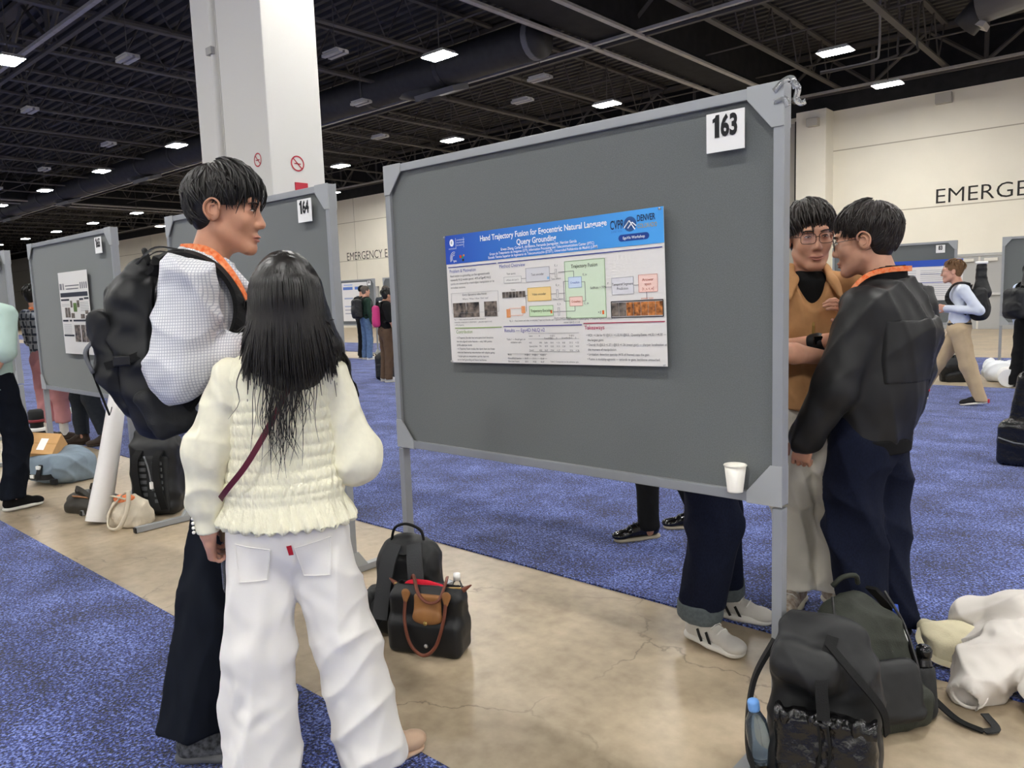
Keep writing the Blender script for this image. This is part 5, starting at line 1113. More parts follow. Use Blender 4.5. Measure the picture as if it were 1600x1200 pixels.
for q in (-1, 1):
    s = SDF(); s.box(Q(q*.150, -.04, 1.155), (.03, .075, .085), .03, P.R @ rotm(0, .35), .02); soft('side_pocket', s, .007, M_charcoal, wp, disp=folds(.006, 30, 105))
    strap([Q(q*.09, -.055, 1.55), Q(q*.105, -.02, 1.605), Q(q*.115, .05, 1.612), Q(q*.118, .13, 1.565), Q(q*.122, .18, 1.47), Q(q*.145, .17, 1.36), Q(q*.185, .08, 1.25), Q(q*.175, .0, 1.16)], .060, .014, normal=Q(q*.25, .5, .8), n=40).build('shoulder_strap', M_web, wp)
    strap([Q(q*.09, -.095, 1.585), Q(q*.10, -.04, 1.632), Q(q*.112, .04, 1.622)], .02, .004, normal=Q(0, 0, 1), n=12).build('load_strap', M_buckle, wp)
    strap([Q(q*.152, -.085, 1.33), Q(q*.158, -.13, 1.31), Q(q*.128, -.20, 1.29)], .022, .004, normal=Q(q, -.3, 0), n=10).build('compression_strap', M_web, wp)
    MB().box(Q(q*.152, -.155, 1.305), (.02, .045, .03), rot=Matrix.Rotation(P.face, 3, 'Z')).build('buckle', M_buckle, wp, bevel=.004)
strap([Q(-.135, .195, 1.455), Q(0, .225, 1.45), Q(.13, .195, 1.455)], .020, .004, normal=Q(0, 1, 0), n=12).build('sternum_strap', M_web, wp)
MB().box(Q(.10, .212, 1.455), (.05, .016, .028), rot=Matrix.Rotation(P.face, 3, 'Z')).build('buckle', M_buckle, wp, bevel=.004)
MB().tube(spline([Q(-.04, -.06, 1.585), Q(-.02, -.07, 1.625), Q(.03, -.07, 1.625), Q(.05, -.06, 1.585)], 14), .009, n=8).build('haul_loop', M_web, wp, smooth=True)
strap([Q(.07, -.225, 1.38), Q(.075, -.245, 1.33), Q(.075, -.235, 1.26), Q(.07, -.205, 1.14)], .022, .004, normal=Q(0, 1, 0), n=16).build('hanging_strap', M_web, wp)
MB().tube(spline([Q(.09, -.222, 1.37), Q(.10, -.250, 1.33), Q(.095, -.235, 1.27)], 12), .006, n=6).build('cord_loop', M_grayweb, wp, smooth=True)
# ---- burgundy cross-body strap of the woman
P = PW_; Q = lambda x, y, z: P.R @ v3(x, y, z)
cs = empty('crossbody_bag', (-1.88, 1.27, .008)); tag(cs, 'thin burgundy cross-body strap running across the cream blouse', 'bag')
strap([Q(-.02, .10, 1.20), Q(.005, .05, 1.300), Q(-.005, -.035, 1.305), Q(-.06, -.105, 1.235), Q(-.125, -.135, 1.12), Q(-.19, -.137, 1.02), Q(-.255, -.10, .945), Q(-.29, -.03, .90), Q(-.29, .07, .87)], .016, .004, normal=Q(0, -1, .12), n=44).build('strap', mat('burgundy_leather', '5c2030', rough=.5), cs)
s = SDF(); s.box(Q(-.275, .14, .80), (.03, .07, .08), .02, P.R, .01); soft('pouch', s, .007, mat('burgundy_leather', '5c2030'), cs)
# ---- bottle in her hand
wb_ = empty('water_bottle', tuple(np.array((-1.88, 1.27, .008))+Q(-.292, .050, .60))); tag(wb_, 'small clear bottle with a beige cap held in the woman\'s left hand', 'bottle')
MB().lathe([(.001, 0), (.028, 0), (.030, .01), (.030, .12), (.026, .145), (.016, .155), (.016, .16), (.001, .16)], n=20).build('bottle_body', M_pet, wb_, smooth=True)
MB().lathe([(.001, .158), (.026, .158), (.028, .166), (.028, .192), (.022, .20), (.001, .20)], n=20).build('cap', mat('beige_cap', '8f8064', rough=.35, metal=.4), wb_, smooth=True)
# ---- centre backpack
base = v3(-2.52, 2.10, 0); T, R = frame_fn((0, 0, 0), math.radians(32)); bk = empty('backpack', tuple(base)); tag(bk, 'black backpack standing on the concrete with its shoulder straps facing out', 'backpack')
# local: x along its width, -y towards the viewer
s = SDF(); Rt = R @ rotm(0, -.10); s.box(T(0, .03, .19), (.145, .085, .185), .07, Rt, .03); s.ell(T(0, .055, .36), (.105, .06, .06), Rt, .05); s.box(T(0, .0, .09), (.155, .10, .085), .04, R, .04)
soft('main_body', s, .007, M_nylon, bk, disp=folds(.005, 26, 111, (1, 1, 1), .2))
s = SDF(); s.box(T(-.16, -.01, .10), (.035, .07, .09), .03, R, .02); soft('side_pocket', s, .006, M_charcoal, bk, disp=folds(.004, 30, 113))
for q in (-1, 1):
    strap([T(q*.045, -.02, .395), T(q*.060, -.075, .33), T(q*.075, -.110, .22), T(q*.088, -.135, .10)], .066, .018, normal=R @ v3(0, -1, .3), n=24).build('shoulder_strap', mat('worn_black_padding', '3a3b3d', rough=.85, bump=(200, .2)), bk)
    strap([T(q*.088, -.118, .10), T(q*.13, -.12, .05), T(q*.16, -.06, .03)], .022, .004, normal=R @ v3(0, -1, .2), n=12).build('strap_tail', M_web, bk)
MB().tube(spline([T(-.075, .03, .40), T(-.055, .03, .455), T(0, .03, .472), T(.06, .03, .445), T(.075, .03, .395)], 20), .010, n=8, flat=.6).build('handle', M_web, bk, smooth=True)
strap([T(-.05, -.01, .385), T(0, -.03, .37), T(.05, -.01, .385)], .05, .01, normal=R @ v3(0, -.6, .8), n=10).build('yoke', M_charcoal, bk)
strap([T(-.17, -.03, .02), T(-.215, -.05, .035), T(-.235, -.06, .012)], .024, .005, normal=(0, 0, 1), n=10).build('hip_strap', M_web, bk)
MB().box(T(-.185, -.055, .105), (.006, .05, .004)).build('green_trim', mat('neon_green', '8fe03a', rough=.6), bk)
zp = empty('zip_pull'); zp.parent = bk; MB().tube([T(-.175, -.085, .15), T(-.178, -.095, .11)], .004, n=6).build('cord', M_grayweb, zp)
# ---- leather-trimmed tote in front of it
base = v3(-2.30, 2.02, 0); T, R = frame_fn((0, 0, 0), math.radians(24)); tb = empty('tote_bag', tuple(base)); tag(tb, 'black nylon tote bag with brown leather handles and flap', 'handbag')
s = SDF(); n_ = 10
s.box(T(0, 0, .075), (.165, .075, .075), .03, R, .03); s.box(T(0, .01, .17), (.160, .055, .09), .03, R @ rotm(0, .08), .03); s.box(T(0, .02, .25), (.15, .034, .03), .02, R, .03)
s.box(T(0, .025, .285), (.135, .022, .055), .015, R, .01, 's')
soft('bag_body', s, .006, mat('black_tote_nylon', '121316', rough=.5, spec=.4, bump=(200, .1)), tb, disp=folds(.005, 18, 121, (1, 1, 1), .2))
s = SDF(); s.ell(T(-.02, .03, .245), (.105, .022, .045), R @ rotm(0, 0, .1), .01); soft('red_cloth_inside', s, .006, mat('red_fleece', 'c3182f', rough=.9, bump=(150, .3)), tb, disp=folds(.004, 30, 123))
M_leather = mat('brown_leather', '9a6a3e', rough=.45, spec=.4, noise=(20, .2)); M_leather2 = mat('dark_leather_edge', '6e3f30', rough=.45)
s = SDF(); s.box(T(.02, -.052, .205), (.060, .012, .055), .012, R @ rotm(0, -.12), .004); s.ell(T(.02, -.065, .165), (.060, .012, .03), R, .02); fp = soft('flap', s, .004, M_leather, tb)
for p in ((.02, -.082, .150), (.02, -.084, .055)): MB().lathe([(.001, .006), (.008, .005), (.009, 0), (.001, 0)], n=12, rot=Matrix(R.tolist()) @ Matrix.Rotation(math.pi/2, 3, 'X')).build('snap_button', M_zip if p[2] > .1 else M_pin, tb, smooth=True).location = T(*p)
MB().tube(spline([T(-.075, -.058, .235), T(-.072, -.082, .15), T(-.045, -.094, .06), T(.01, -.098, .02), T(.065, -.094, .06), T(.098, -.080, .16), T(.105, -.055, .245)], 36), .0075, n=8, flat=.7).build('handle', M_leather2, tb, smooth=True)
MB().tube(spline([T(-.09, .045, .285), T(-.065, .01, .31), T(-.02, -.05, .262), T(.03, -.072, .235), T(.075, -.06, .245), T(.085, -.01, .295), T(.07, .05, .30)], 30), .0075, n=8, flat=.7).build('handle', M_leather2, tb, smooth=True)
for x in (-.075, .105):
    s = SDF(); s.cone(T(x, -.052, .258), T(x, -.062, .225), .021, .009, .005, sq=(R[:, 1], .4)); soft('handle_tab', s, .004, M_leather, tb)
for q in (-1, 1):
    s = SDF(); s.cone(T(q*.15, .02, .262), T(q*.185, .025, .285), .012, .004, .005); soft('corner_tab', s, .004, M_leather2, tb)
MB().tube([T(-.15, .0, .275), T(-.03, -.012, .268), T(.15, .0, .278)], .004, n=6).build('zip', M_zip, tb)
# ---- clear bottle behind the tote
wb2 = empty('water_bottle', (-2.31, 2.20, 0)); tag(wb2, 'clear water bottle with a white cap standing behind the tote bag', 'bottle')
MB().lathe([(.001, 0), (.031, 0), (.033, .012), (.033, .05), (.031, .06), (.033, .07), (.033, .17), (.028, .205), (.016, .235), (.0135, .245), (.001, .245)], n=24).build('bottle_body', M_pet, wb2, smooth=True)
MB().lathe([(.001, .243), (.0155, .243), (.0155, .272), (.001, .274)], n=20).build('cap', M_white, wb2, smooth=True)
# ---- right foreground: rucksack with shiny front pocket
base = v3(-.745, 2.19, 0); T, R = frame_fn((0, 0, 0), math.radians(15)); rk = empty('rucksack', tuple(base)); tag(rk, 'black roll-top rucksack with a shiny plastic pocket in the right foreground', 'backpack')
s = SDF(); Rt = R @ rotm(0, -.25)
s.box(T(0, .055, .195), (.152, .10, .185), .07, Rt, .04); s.ell(T(-.01, .10, .40), (.13, .075, .06), Rt, .05); s.box(T(-.05, -.01, .33), (.10, .09, .06), .05, R @ rotm(0, -.5, .2), .05); s.box(T(0, .0, .07), (.16, .12, .07), .05, R, .04)
soft('main_body', s, .007, M_nylon, rk, disp=folds(.014, 17, 131, (1, 1, 1), .25))
s = SDF(); s.box(T(.01, -.105, .115), (.135, .045, .115), .04, R @ rotm(0, -.15), .03); s.ell(T(.01, -.10, .225), (.125, .04, .022), R, .02)
M_shiny = mat('shiny_black_plastic', '0d0d0e', rough=.22, spec=.6, bump=(35, .5)); soft('plastic_pocket', s, .006, M_shiny, rk, disp=folds(.009, 30, 133, (1, 1, 1), .4))
g = MB(); vs = []; nn = 60
for i in range(nn+1):
    u = i/nn; x = -.125+.27*u; w_ = .008*math.sin(u*46)+.006*math.sin(u*27+1)
    vs += [T(x, -.128+w_*.4, .205), T(x, -.138+w_, .248+.004*math.sin(u*33)), T(x, -.112+w_, .256+.004*math.sin(u*33)), T(x, -.105+w_*.4, .205)]
g.add(vs, [(4*i+k, 4*i+k+1, 4*i+k+5, 4*i+k+4) for i in range(nn) for k in range(3)]).build('gathered_rim', M_shiny, rk, smooth=True)
strap([T(.02, .03, .42), T(.0, -.09, .35), T(.01, -.15, .25)], .034, .006, normal=R @ v3(0, -1, .6), n=20).build('closing_strap', M_web, rk)
strap([T(.01, .0, .41), T(.08, -.06, .36), T(.155, -.06, .27), T(.17, -.03, .18)], .024, .005, normal=R @ v3(.4, -.6, .7), n=20).build('side_strap', M_web, rk)
strap([T(-.15, .08, .36), T(-.205, .02, .24), T(-.21, -.06, .10), T(-.175, -.14, .01)], .05, .012, normal=R @ v3(-1, -.3, 0), n=24).build('shoulder_strap', M_web, rk)
for x in (-.005, .02): MB().tube(spline([T(x, -.15, .235), T(x+.008, -.162, .16), T(x-.004, -.160, .09)], 12), .004, n=6).build('draw_cord', M_web, rk, smooth=True)
b3 = empty('water_bottle', tuple(base+T(-.165, -.085, .05))); b3.rotation_euler = (.10, -.10, 0); tag(b3, 'clear water bottle with a blue cap in the side of the foreground rucksack', 'bottle')
MB().lathe([(.001, 0), (.031, 0), (.033, .01), (.033, .10), (.030, .13), (.018, .155), (.014, .165), (.001, .165)], n=24).build('bottle_body', mat('dark_clear_plastic', '9fb2c4', rough=.06, trans=.9), b3, smooth=True)
MB().lathe([(.001, .163), (.0165, .163), (.0175, .17), (.0175, .188), (.0155, .194), (.001, .194)], n=20).build('cap', mat('light_blue_cap', '6d9fe0', rough=.4), b3, smooth=True)
# ---- second backpack leaning behind it
base = v3(-.715, 2.60, 0); T, R = frame_fn((0, 0, 0), math.radians(52)); r2 = empty('backpack', tuple(base)); tag(r2, 'dark grey-green backpack leaning behind the foreground rucksack', 'backpack')
s = SDF(); Rt = R @ rotm(0, -.42); s.box(T(0, .05, .17), (.14, .09, .17), .06, Rt, .03); s.ell(T(0, .14, .32), (.11, .06, .06), Rt, .04); s.box(T(0, -.02, .07), (.145, .10, .07), .04, R, .03)
M_olive = mat('grey_green_pack_cloth', '33362f', rough=.7, spec=.3, noise=(20, .25), bump=(220, .2)); soft('main_body', s, .007, M_olive, r2, disp=folds(.007, 24, 141, (1, 1, 1), .2))
s = SDF(); s.box(T(0, -.075, .13), (.11, .04, .10), .04, R @ rotm(0, -.35), .02); soft('front_pocket', s, .006, M_nylon, r2, disp=folds(.004, 24, 143))
for q in (-1, 1): MB().tube(spline([T(q*.10, .10, .395), T(q*.125, .03, .30), T(q*.13, -.04, .17), T(q*.12, -.08, .06)], 20), .005, n=6).build('zip', M_buckle, r2, smooth=True)
MB().tube(spline([T(-.05, .175, .40), T(-.02, .16, .435), T(.03, .16, .435), T(.05, .175, .40)], 12), .009, n=8).build('handle', M_olive, r2, smooth=True)
strap([T(.10, .17, .38), T(.165, .16, .30), T(.205, .10, .16), T(.22, .03, .05)], .05, .012, normal=R @ v3(1, .2, .3), n=24).build('shoulder_strap', M_web, r2)
strap([T(.22, .03, .05), T(.225, -.02, .03), T(.235, -.10, .012), T(.27, -.17, .008)], .026, .005, normal=(0, 0, 1), n=24).build('strap_tail', M_web, r2)
strap([T(.27, -.17, .008), T(.315, -.17, .012), T(.335, -.10, .02)], .026, .005, normal=(0, 0, 1), n=10).build('strap_end', M_charcoal, r2)
MB().box(T(.222, .02, .05), (.03, .02, .03), rot=Matrix.Rotation(math.radians(52), 3, 'Z')).build('buckle', M_buckle, r2, bevel=.004)
for i in range(2): MB().box(T(.152, .055+.05*i, .24+.07*i), (.012, .03, .05), rot=Matrix.Rotation(.5, 3, 'X')).build('strap_label', M_white if i == 0 else mat('blue_label', '2f4fb0', rough=.6), r2, bevel=.002)
s = SDF(); s.cone(T(.16, -.03, .03), T(.165, .0, .14), .045, .05, .02); s.cone(T(.165, .0, .14), T(.168, .01, .2), .04, .04, .005, op='s'); soft('mesh_pocket', s, .005, M_charcoal, r2)
b4 = empty('drink_flask', tuple(base+T(.166, .0, .045))); tag(b4, 'black drinking flask in the side pocket of the grey-green backpack', 'flask'); b4.rotation_euler = (-.1, .05, 0)
MB().lathe([(.001, 0), (.030, 0), (.032, .01), (.032, .12), (.024, .14), (.022, .15), (.026, .152), (.026, .175), (.018, .185), (.001, .186)], n=20).build('flask_body', mat('gloss_black', '101012', rough=.2, spec=.6), b4, smooth=True)
# ---- clothes heap on the right
M_jac = mat('off_white_jacket_cloth', 'd9d3cc', rough=.8, spec=.2, noise=(8, .05), crease=(8, .9)); M_crm = mat('cream_cotton', 'd8cfb0', rough=.85, spec=.15, noise=(8, .1), bump=(160, .2))
jc = empty('jacket', (-.43, 3.06, .0)); tag(jc, 'crumpled off-white jacket lying at the carpet edge', 'jacket')
s = SDF(); s.ell((.06, .16, .10), (.20, .15, .10), rotm(.4), .06); s.chain([(-.16, .30, .12), (.0, .30, .17), (.16, .36, .16)], [.07, .085, .07], .04); s.chain([(.02, .02, .12), (-.04, -.10, .09), (-.055, -.20, .05)], [.095, .080, .060], .04); s.ell((.20, .0, .08), (.12, .20, .085), rotm(-.2), .05); s.cone((-.06, -.21, .045), (-.075, -.29, .035), .040, .046, .002, op='s'); s.cut((0, 0, .004), (0, 0, -1))
jb = soft('jacket_body', s, .008, M_jac, jc, disp=folds(.016, 22, 151, (1, 1, 1), .3))
MB().tube([(-.055+.052*math.cos(a), -.205+.02*math.sin(a), .055+.045*math.sin(a)) for a in np.linspace(0, 2*math.pi, 20)], .006, n=6, cap=False).build('cuff', M_jac, jb, smooth=True)
tc_ = empty('cream_tote', (-.62, 3.22, .008)); tag(tc_, 'folded cream cotton bag lying under the off-white jacket', 'bag')
s = SDF(); s.box((.03, .02, .05), (.12, .12, .045), .03, rotm(.5), .02); s.ell((.02, -.04, .10), (.11, .08, .03), rotm(.3, .25), .02); s.cut((0, 0, .002), (0, 0, -1)); soft('bag_body', s, .007, M_crm, tc_, disp=folds(.010, 28, 153, (1, 1, 1), .3))
strap([(-.10, -.02, .09), (-.085, -.10, .075), (-.03, -.135, .03), (.05, -.14, .02)], .022, .005, normal=(-.4, -1, .6), n=18).build('handle', M_crm, tc_)
# ---- far left floor group: rolled poster, dark handbag, canvas tote, hiking backpack
rl = empty('rolled_poster', (-5.56, 1.90, .012)); tag(rl, 'long white paper roll leaning against the black backpack', 'paper roll')
top = v3(-.10, .30, 1.02); g = MB(); m_ = 26; A_ = [(.052+.010*u/(2*math.pi)) for u in np.linspace(0, 4*math.pi, m_)]
ax_ = unit(top); e1 = unit(np.cross(ax_, (0, 1, 0))); e2 = np.cross(ax_, e1); vs = []
for k in range(13):
    t = k/12; sc_ = 1.06-.34*t
    for i, u in enumerate(np.linspace(0, 4*math.pi, m_)): r_ = (.048+.0028*u)*sc_; vs.append(top*t+e1*r_*math.cos(u)+e2*r_*math.sin(u)+v3(.012*math.sin(t*5), 0, 0))
fs = [(k*m_+i, k*m_+i+1, (k+1)*m_+i+1, (k+1)*m_+i) for k in range(12) for i in range(m_-1)]
g.add(vs, fs).build('paper_sheet', M_paper, rl, smooth=True)
for a, b in ((.82, .93), (.70, .76)): MB().box(top*((a+b)/2)+e1*.0+v3(.036, -.045, 0), (.004, .004, (b-a)*1.0), rot=Matrix.Rotation(-.3, 3, 'X')).build('printed_edge', M_print, rl)
hg = empty('handbag', (-5.90, 2.02, 0)); tag(hg, 'slouchy dark olive leather handbag lying beside the paper roll', 'handbag')
s = SDF(); Rh_ = rotm(.35); s.ell(v3(-.02, 0, .075), (.25, .11, .085), Rh_, .03); s.box(v3(.02, .0, .04), (.22, .11, .04), .03, Rh_, .04); s.cut((0, 0, .002), (0, 0, -1)); M_ol = mat('dark_olive_leather', '2c281f', rough=.45, spec=.4, noise=(10, .3)); soft('bag_body', s, .009, M_ol, hg, disp=folds(.008, 22, 161))
for y in (-.07, .03): strap([v3(-.15, y, .12), v3(-.05, y-.03, .19), v3(.10, y-.02, .17), v3(.18, y, .12)], .03, .008, normal=(0, -1, .5), n=16).build('handle', M_ol, hg)
MB().tube(spline([v3(-.18, -.09, .11), v3(-.05, -.115, .13), v3(.12, -.06, .13)], 12), .006, n=6).build('zip', M_leather, hg)
ct = empty('canvas_tote', (-5.31, 2.03, 0)); tag(ct, 'natural canvas tote with looped handles on the concrete', 'tote bag')
s = SDF(); s.ell((0, 0, .10), (.14, .10, .11), rotm(.5), .03); s.box((0, 0, .05), (.13, .09, .05), .03, rotm(.5), .04); s.cut((0, 0, .002), (0, 0, -1)); M_canvas = mat('natural_canvas', 'd2c7b3', rough=.9, noise=(12, .15), bump=(150, .25)); soft('bag_body', s, .008, M_canvas, ct, disp=folds(.012, 26, 163))
MB().tube(spline([(.03, -.06, .22), (-.02, -.12, .12), (.02, -.155, .03), (.12, -.13, .03), (.15, -.08, .14), (.10, -.04, .25), (.04, -.05, .23)], 36), .014, n=8, flat=.5).build('handle', M_canvas, ct, smooth=True)
MB().tube(spline([(-.08, -.06, .19), (-.03, -.10, .22), (.04, -.09, .22), (.07, -.05, .20)], 16), .012, n=8, flat=.5).build('handle', M_canvas, ct, smooth=True)
s = SDF(); s.ell((.0, -.03, .19), (.08, .05, .03), rotm(.5), .01); soft('orange_cloth', s, .007, M_orange, ct)
base = v3(-5.46, 2.30, 0); T, R = frame_fn((0, 0, 0), math.radians(35)); hk = empty('backpack', tuple(base)); tag(hk, 'black roll-top hiking backpack with a laddered back panel standing by the board leg', 'backpack')
s = SDF(); Rt = R @ rotm(0, -.06); s.box(T(0, 0, .27), (.175, .10, .27), .06, Rt, .03); s.box(T(0, .02, .56), (.15, .06, .05), .03, Rt, .04); soft('main_body', s, .009, mat('black_coated_cloth', '1c1d1f', rough=.45, spec=.4, noise=(12, .2), crease=(8, .6)), hk, disp=folds(.009, 18, 171, (1, 1, 1), .2))
s = SDF(); s.box(T(.02, -.105, .23), (.12, .02, .20), .02, Rt, .01); bp_ = soft('back_panel', s, .007, M_charcoal, hk)
for i in range(8):
    for x in (-.045, .075): MB().box(T(x, -.128, .07+.045*i), (.07, .012, .026), rot=Matrix(Rt.tolist())).build('foam_pad', mat('grey_foam', '5b5d60', rough=.9), hk, bevel=.004)
for x in (-.06, .095): strap([T(x, -.10, .47), T(x-.005, -.16, .40), T(x, -.165, .22), T(x+.02, -.14, .06)], .05, .014, normal=R @ v3(0, -1, .1), n=20).build('shoulder_strap', M_web, hk)
MB().tube(spline([T(.0, -.15, .44), T(.04, -.175, .36), T(.05, -.17, .25), T(.055, -.17, .20)], 14), .006, n=6).build('hydration_hose', M_grayweb, hk, smooth=True)
MB().box(T(.055, -.178, .24), (.02, .02, .05)).build('clip', M_white, hk, bevel=.004)
MB().box(T(.0, .02, .615), (.16, .02, .03), rot=Matrix(R.tolist())).build('roll_top_buckle', M_buckle, hk, bevel=.005)
# ---- grey-blue backpack with the cardboard box
base = v3(-7.22, 2.18, 0); T, R = frame_fn((0, 0, 0), math.radians(20)); gb = empty('backpack', tuple(base)); tag(gb, 'pale blue-grey backpack lying on the concrete under the cardboard box', 'backpack')
s = SDF(); s.box(T(0, .06, .12), (.23, .20, .12), .08, R @ rotm(0, -.15), .04); s.ell(T(-.02, .18, .20), (.18, .12, .09), R, .05); s.cut((0, 0, .003), (0, 0, -1)); soft('main_body', s, .010, mat('blue_grey_pack_cloth', '7d8c99', rough=.8, noise=(10, .12), bump=(150, .2)), gb, disp=folds(.010, 20, 181))
strap([T(-.22, -.13, .075), T(-.05, -.16, .08), T(.10, -.16, .085), T(.2, -.10, .10)], .045, .006, normal=R @ v3(0, -1, .2), n=18).build('band', M_web, gb)
strap([T(-.03, .0, .26), T(.0, -.10, .21), T(.01, -.16, .12), T(.02, -.17, .06)], .05, .008, normal=R @ v3(0, -1, .5), n=18).build('closing_strap', M_web, gb)
for p in ((.0, -.15, .16), (-.06, -.165, .085)): MB().box(T(*p), (.045, .02, .03), rot=Matrix(R.tolist())).build('buckle', M_white, gb, bevel=.005)
MB().box(T(.17, -.15, .05), (.07, .03, .05), rot=Matrix(R.tolist())).build('corner_patch', M_web, gb, bevel=.01)
cb = empty('cardboard_box', tuple(base+T(-.16, .06, .235))); cb.rotation_euler = (.75, .10, math.radians(45)); tag(cb, 'small cardboard box with a white label resting on the blue-grey backpack', 'box')
M_card = mat('brown_cardboard', 'c59a68', rough=.85, noise=(15, .06)); MB().box((0, 0, .075), (.27, .22, .15)).build('box_body', M_card, cb, bevel=.003)
MB().box((.02, -.01, .1515), (.06, .12, .002), rot=Matrix.Rotation(.0, 3, 'Z')).build('paper_label', M_white, cb); MB().box((0, 0, .1508), (.27, .012, .0012)).build('tape', mat('box_tape', 'b58a55', rough=.4), cb)
fl_ = empty('thermos_flask', tuple(base+T(-.62, .33, 0))); tag(fl_, 'tall black thermos flask with a white band behind the cardboard box', 'flask')
MB().lathe([(.001, 0), (.058, 0), (.062, .01), (.062, .36), (.055, .37), (.055, .44), (.064, .445), (.064, .55), (.05, .57), (.001, .572)], n=20).build('flask_body', M_blacksole, fl_, smooth=True)
MB().lathe([(.0625, .37), (.066, .372), (.066, .40), (.0625, .402)], n=20).build('white_band', M_white, fl_, smooth=True); MB().lathe([(.0645, .455), (.067, .457), (.067, .478), (.0645, .48)], n=20).build('red_band', mat('dark_red_band', '7a2a30', rough=.5), fl_, smooth=True)
strap([(-.06, -.02, .42), (-.10, -.03, .30), (-.11, -.02, .12), (-.07, 0, .03)], .02, .005, normal=(-1, -.3, 0), n=14).build('carry_strap', M_leather2, fl_)
# ---- far things on the floor
def floor_pack(loc, yaw, m, label, hgt=.42, w=.15, h=.014, name='backpack'):
    T, R = frame_fn((0, 0, 0), yaw); o = empty(name, loc); tag(o, label, 'backpack' if name == 'backpack' else 'bag')
    s = SDF(); s.box(T(0, 0, hgt*.45), (w, .10, hgt*.45), .06, R, .03); s.ell(T(0, .01, hgt*.88), (w*.75, .07, hgt*.12), R, .04); soft('main_body', s, h, m, o, disp=folds(.006, 22, 191))
    s = SDF(); s.box(T(0, -.11, hgt*.32), (w*.8, .04, hgt*.25), .03, R, .02); soft('front_pocket', s, h, m, o)
    MB().tube(spline([T(-.04, 0, hgt*.97), T(0, 0, hgt*1.06), T(.04, 0, hgt*.97)], 8), .008, n=6).build('handle', M_web, o)
    for q in (-1, 1): strap([T(q*.06, .10, hgt*.9), T(q*.09, .15, hgt*.5), T(q*.11, .11, hgt*.1)], .05, .01, normal=R @ v3(0, 1, 0), n=10).build('shoulder_strap', M_web, o)
    return o
floor_pack((-10.98, 8.88, .008), .6, M_nylon, 'black backpack on the carpet behind the man in brown trousers', .52, .17)
fb = floor_pack((-2.42, 12.5, 0), .5, M_nylon, 'black backpack with loose straps on the far concrete strip', .42, .22); fb.rotation_euler = (.5, 0, 0)
wbag = empty('plastic_bag', (-1.93, 12.62, 0)); tag(wbag, 'heap of white plastic bags on the far concrete strip', 'bag'); s = SDF(); s.ell((0, 0, .14), (.20, .16, .15), None, .05); s.ell((.16, .1, .14), (.16, .14, .16), None, .05); s.ell((-.10, .05, .20), (.09, .09, .12), None, .05); s.cut((0, 0, .002), (0, 0, -1)); soft('bag_film', s, .014, mat('white_bag_film', 'e9ecef', rough=.4), wbag, disp=folds(.02, 20, 195))
wroll = empty('paper_roll', (-1.74, 12.12, .122)); wroll.rotation_euler = (math.pi/2, 0, .2); tag(wroll, 'white paper roll end lying by the plastic bags', 'paper roll'); MB().lathe([(.10, .12), (.12, .12), (.12, -.3), (.10, -.3), (.02, -.28), (.001, .10)], n=24).build('roll', M_white, wroll, smooth=False)
# ---- black bag at the right picture edge
eb = empty('carry_bag', (-.93, 6.98, .008)); tag(eb, 'black carry bag with a pale piped line at the right picture edge', 'bag')
s = SDF(); s.box((.08, 0, .17), (.20, .12, .17), .05, None, .04); s.box((.13, 0, .42), (.17, .10, .30), .05, rotm(0, 0, .14), .05); soft('bag_body', s, .010, M_shiny, eb, disp=folds(.004, 14, 199))
MB().tube([(-.105, -.115, .22), (.0, -.128, .19), (.2, -.128, .175), (.30, -.10, .17)], .006, n=6).build('piping', M_grayweb, eb, smooth=True)
for q in (-1, 1): strap([(.08, q*.05, .72), (.12, q*.04, .86), (.26, q*.04, .86), (.30, q*.05, .74)], .03, .006, normal=(0, 1, 0), n=12).build('handle', M_web, eb)
# ================================================================ PEOPLE FURTHER BACK
def worn_pack(P, base, m, label, w=.15, d=.10, z0=.98, z1=1.46, h=.013, top=None, y0=-.13):
    o = empty('backpack', (base[0], base[1], .008)); tag(o, label, 'backpack'); Q = lambda x, y, z: P.R @ v3(x, y, z); k = P.k; zc = (z0+z1)/2
    s = SDF(); s.box(Q(0, y0-d, zc), (w, d, (z1-z0)/2), .07, P.R, .03); s.ell(Q(0, y0-d*1.6, zc-.06), (w*.8, d*.8, (z1-z0)*.33), P.R, .03); soft('main_body', s, h, m, o, disp=folds(.005, 20, 7))
    sh = (P.loc['shR'][2]+.055)
    for q in (-1, 1): strap([Q(q*.09, y0, z1-.03), Q(q*.10, -.06, sh+.02), Q(q*.105, .06, sh+.015), Q(q*.12, .135, sh-.12), Q(q*.16, .06, z0+.16), Q(q*.16, y0+.03, z0+.08)], .055, .012, normal=Q(q*.2, .5, .8), n=20).build('shoulder_strap', M_web, o)
    MB().tube(spline([Q(-.03, y0, z1-.02), Q(0, y0-.01, z1+.03), Q(.03, y0, z1-.02)], 8), .008, n=6).build('haul_loop', M_web, o)
    return o
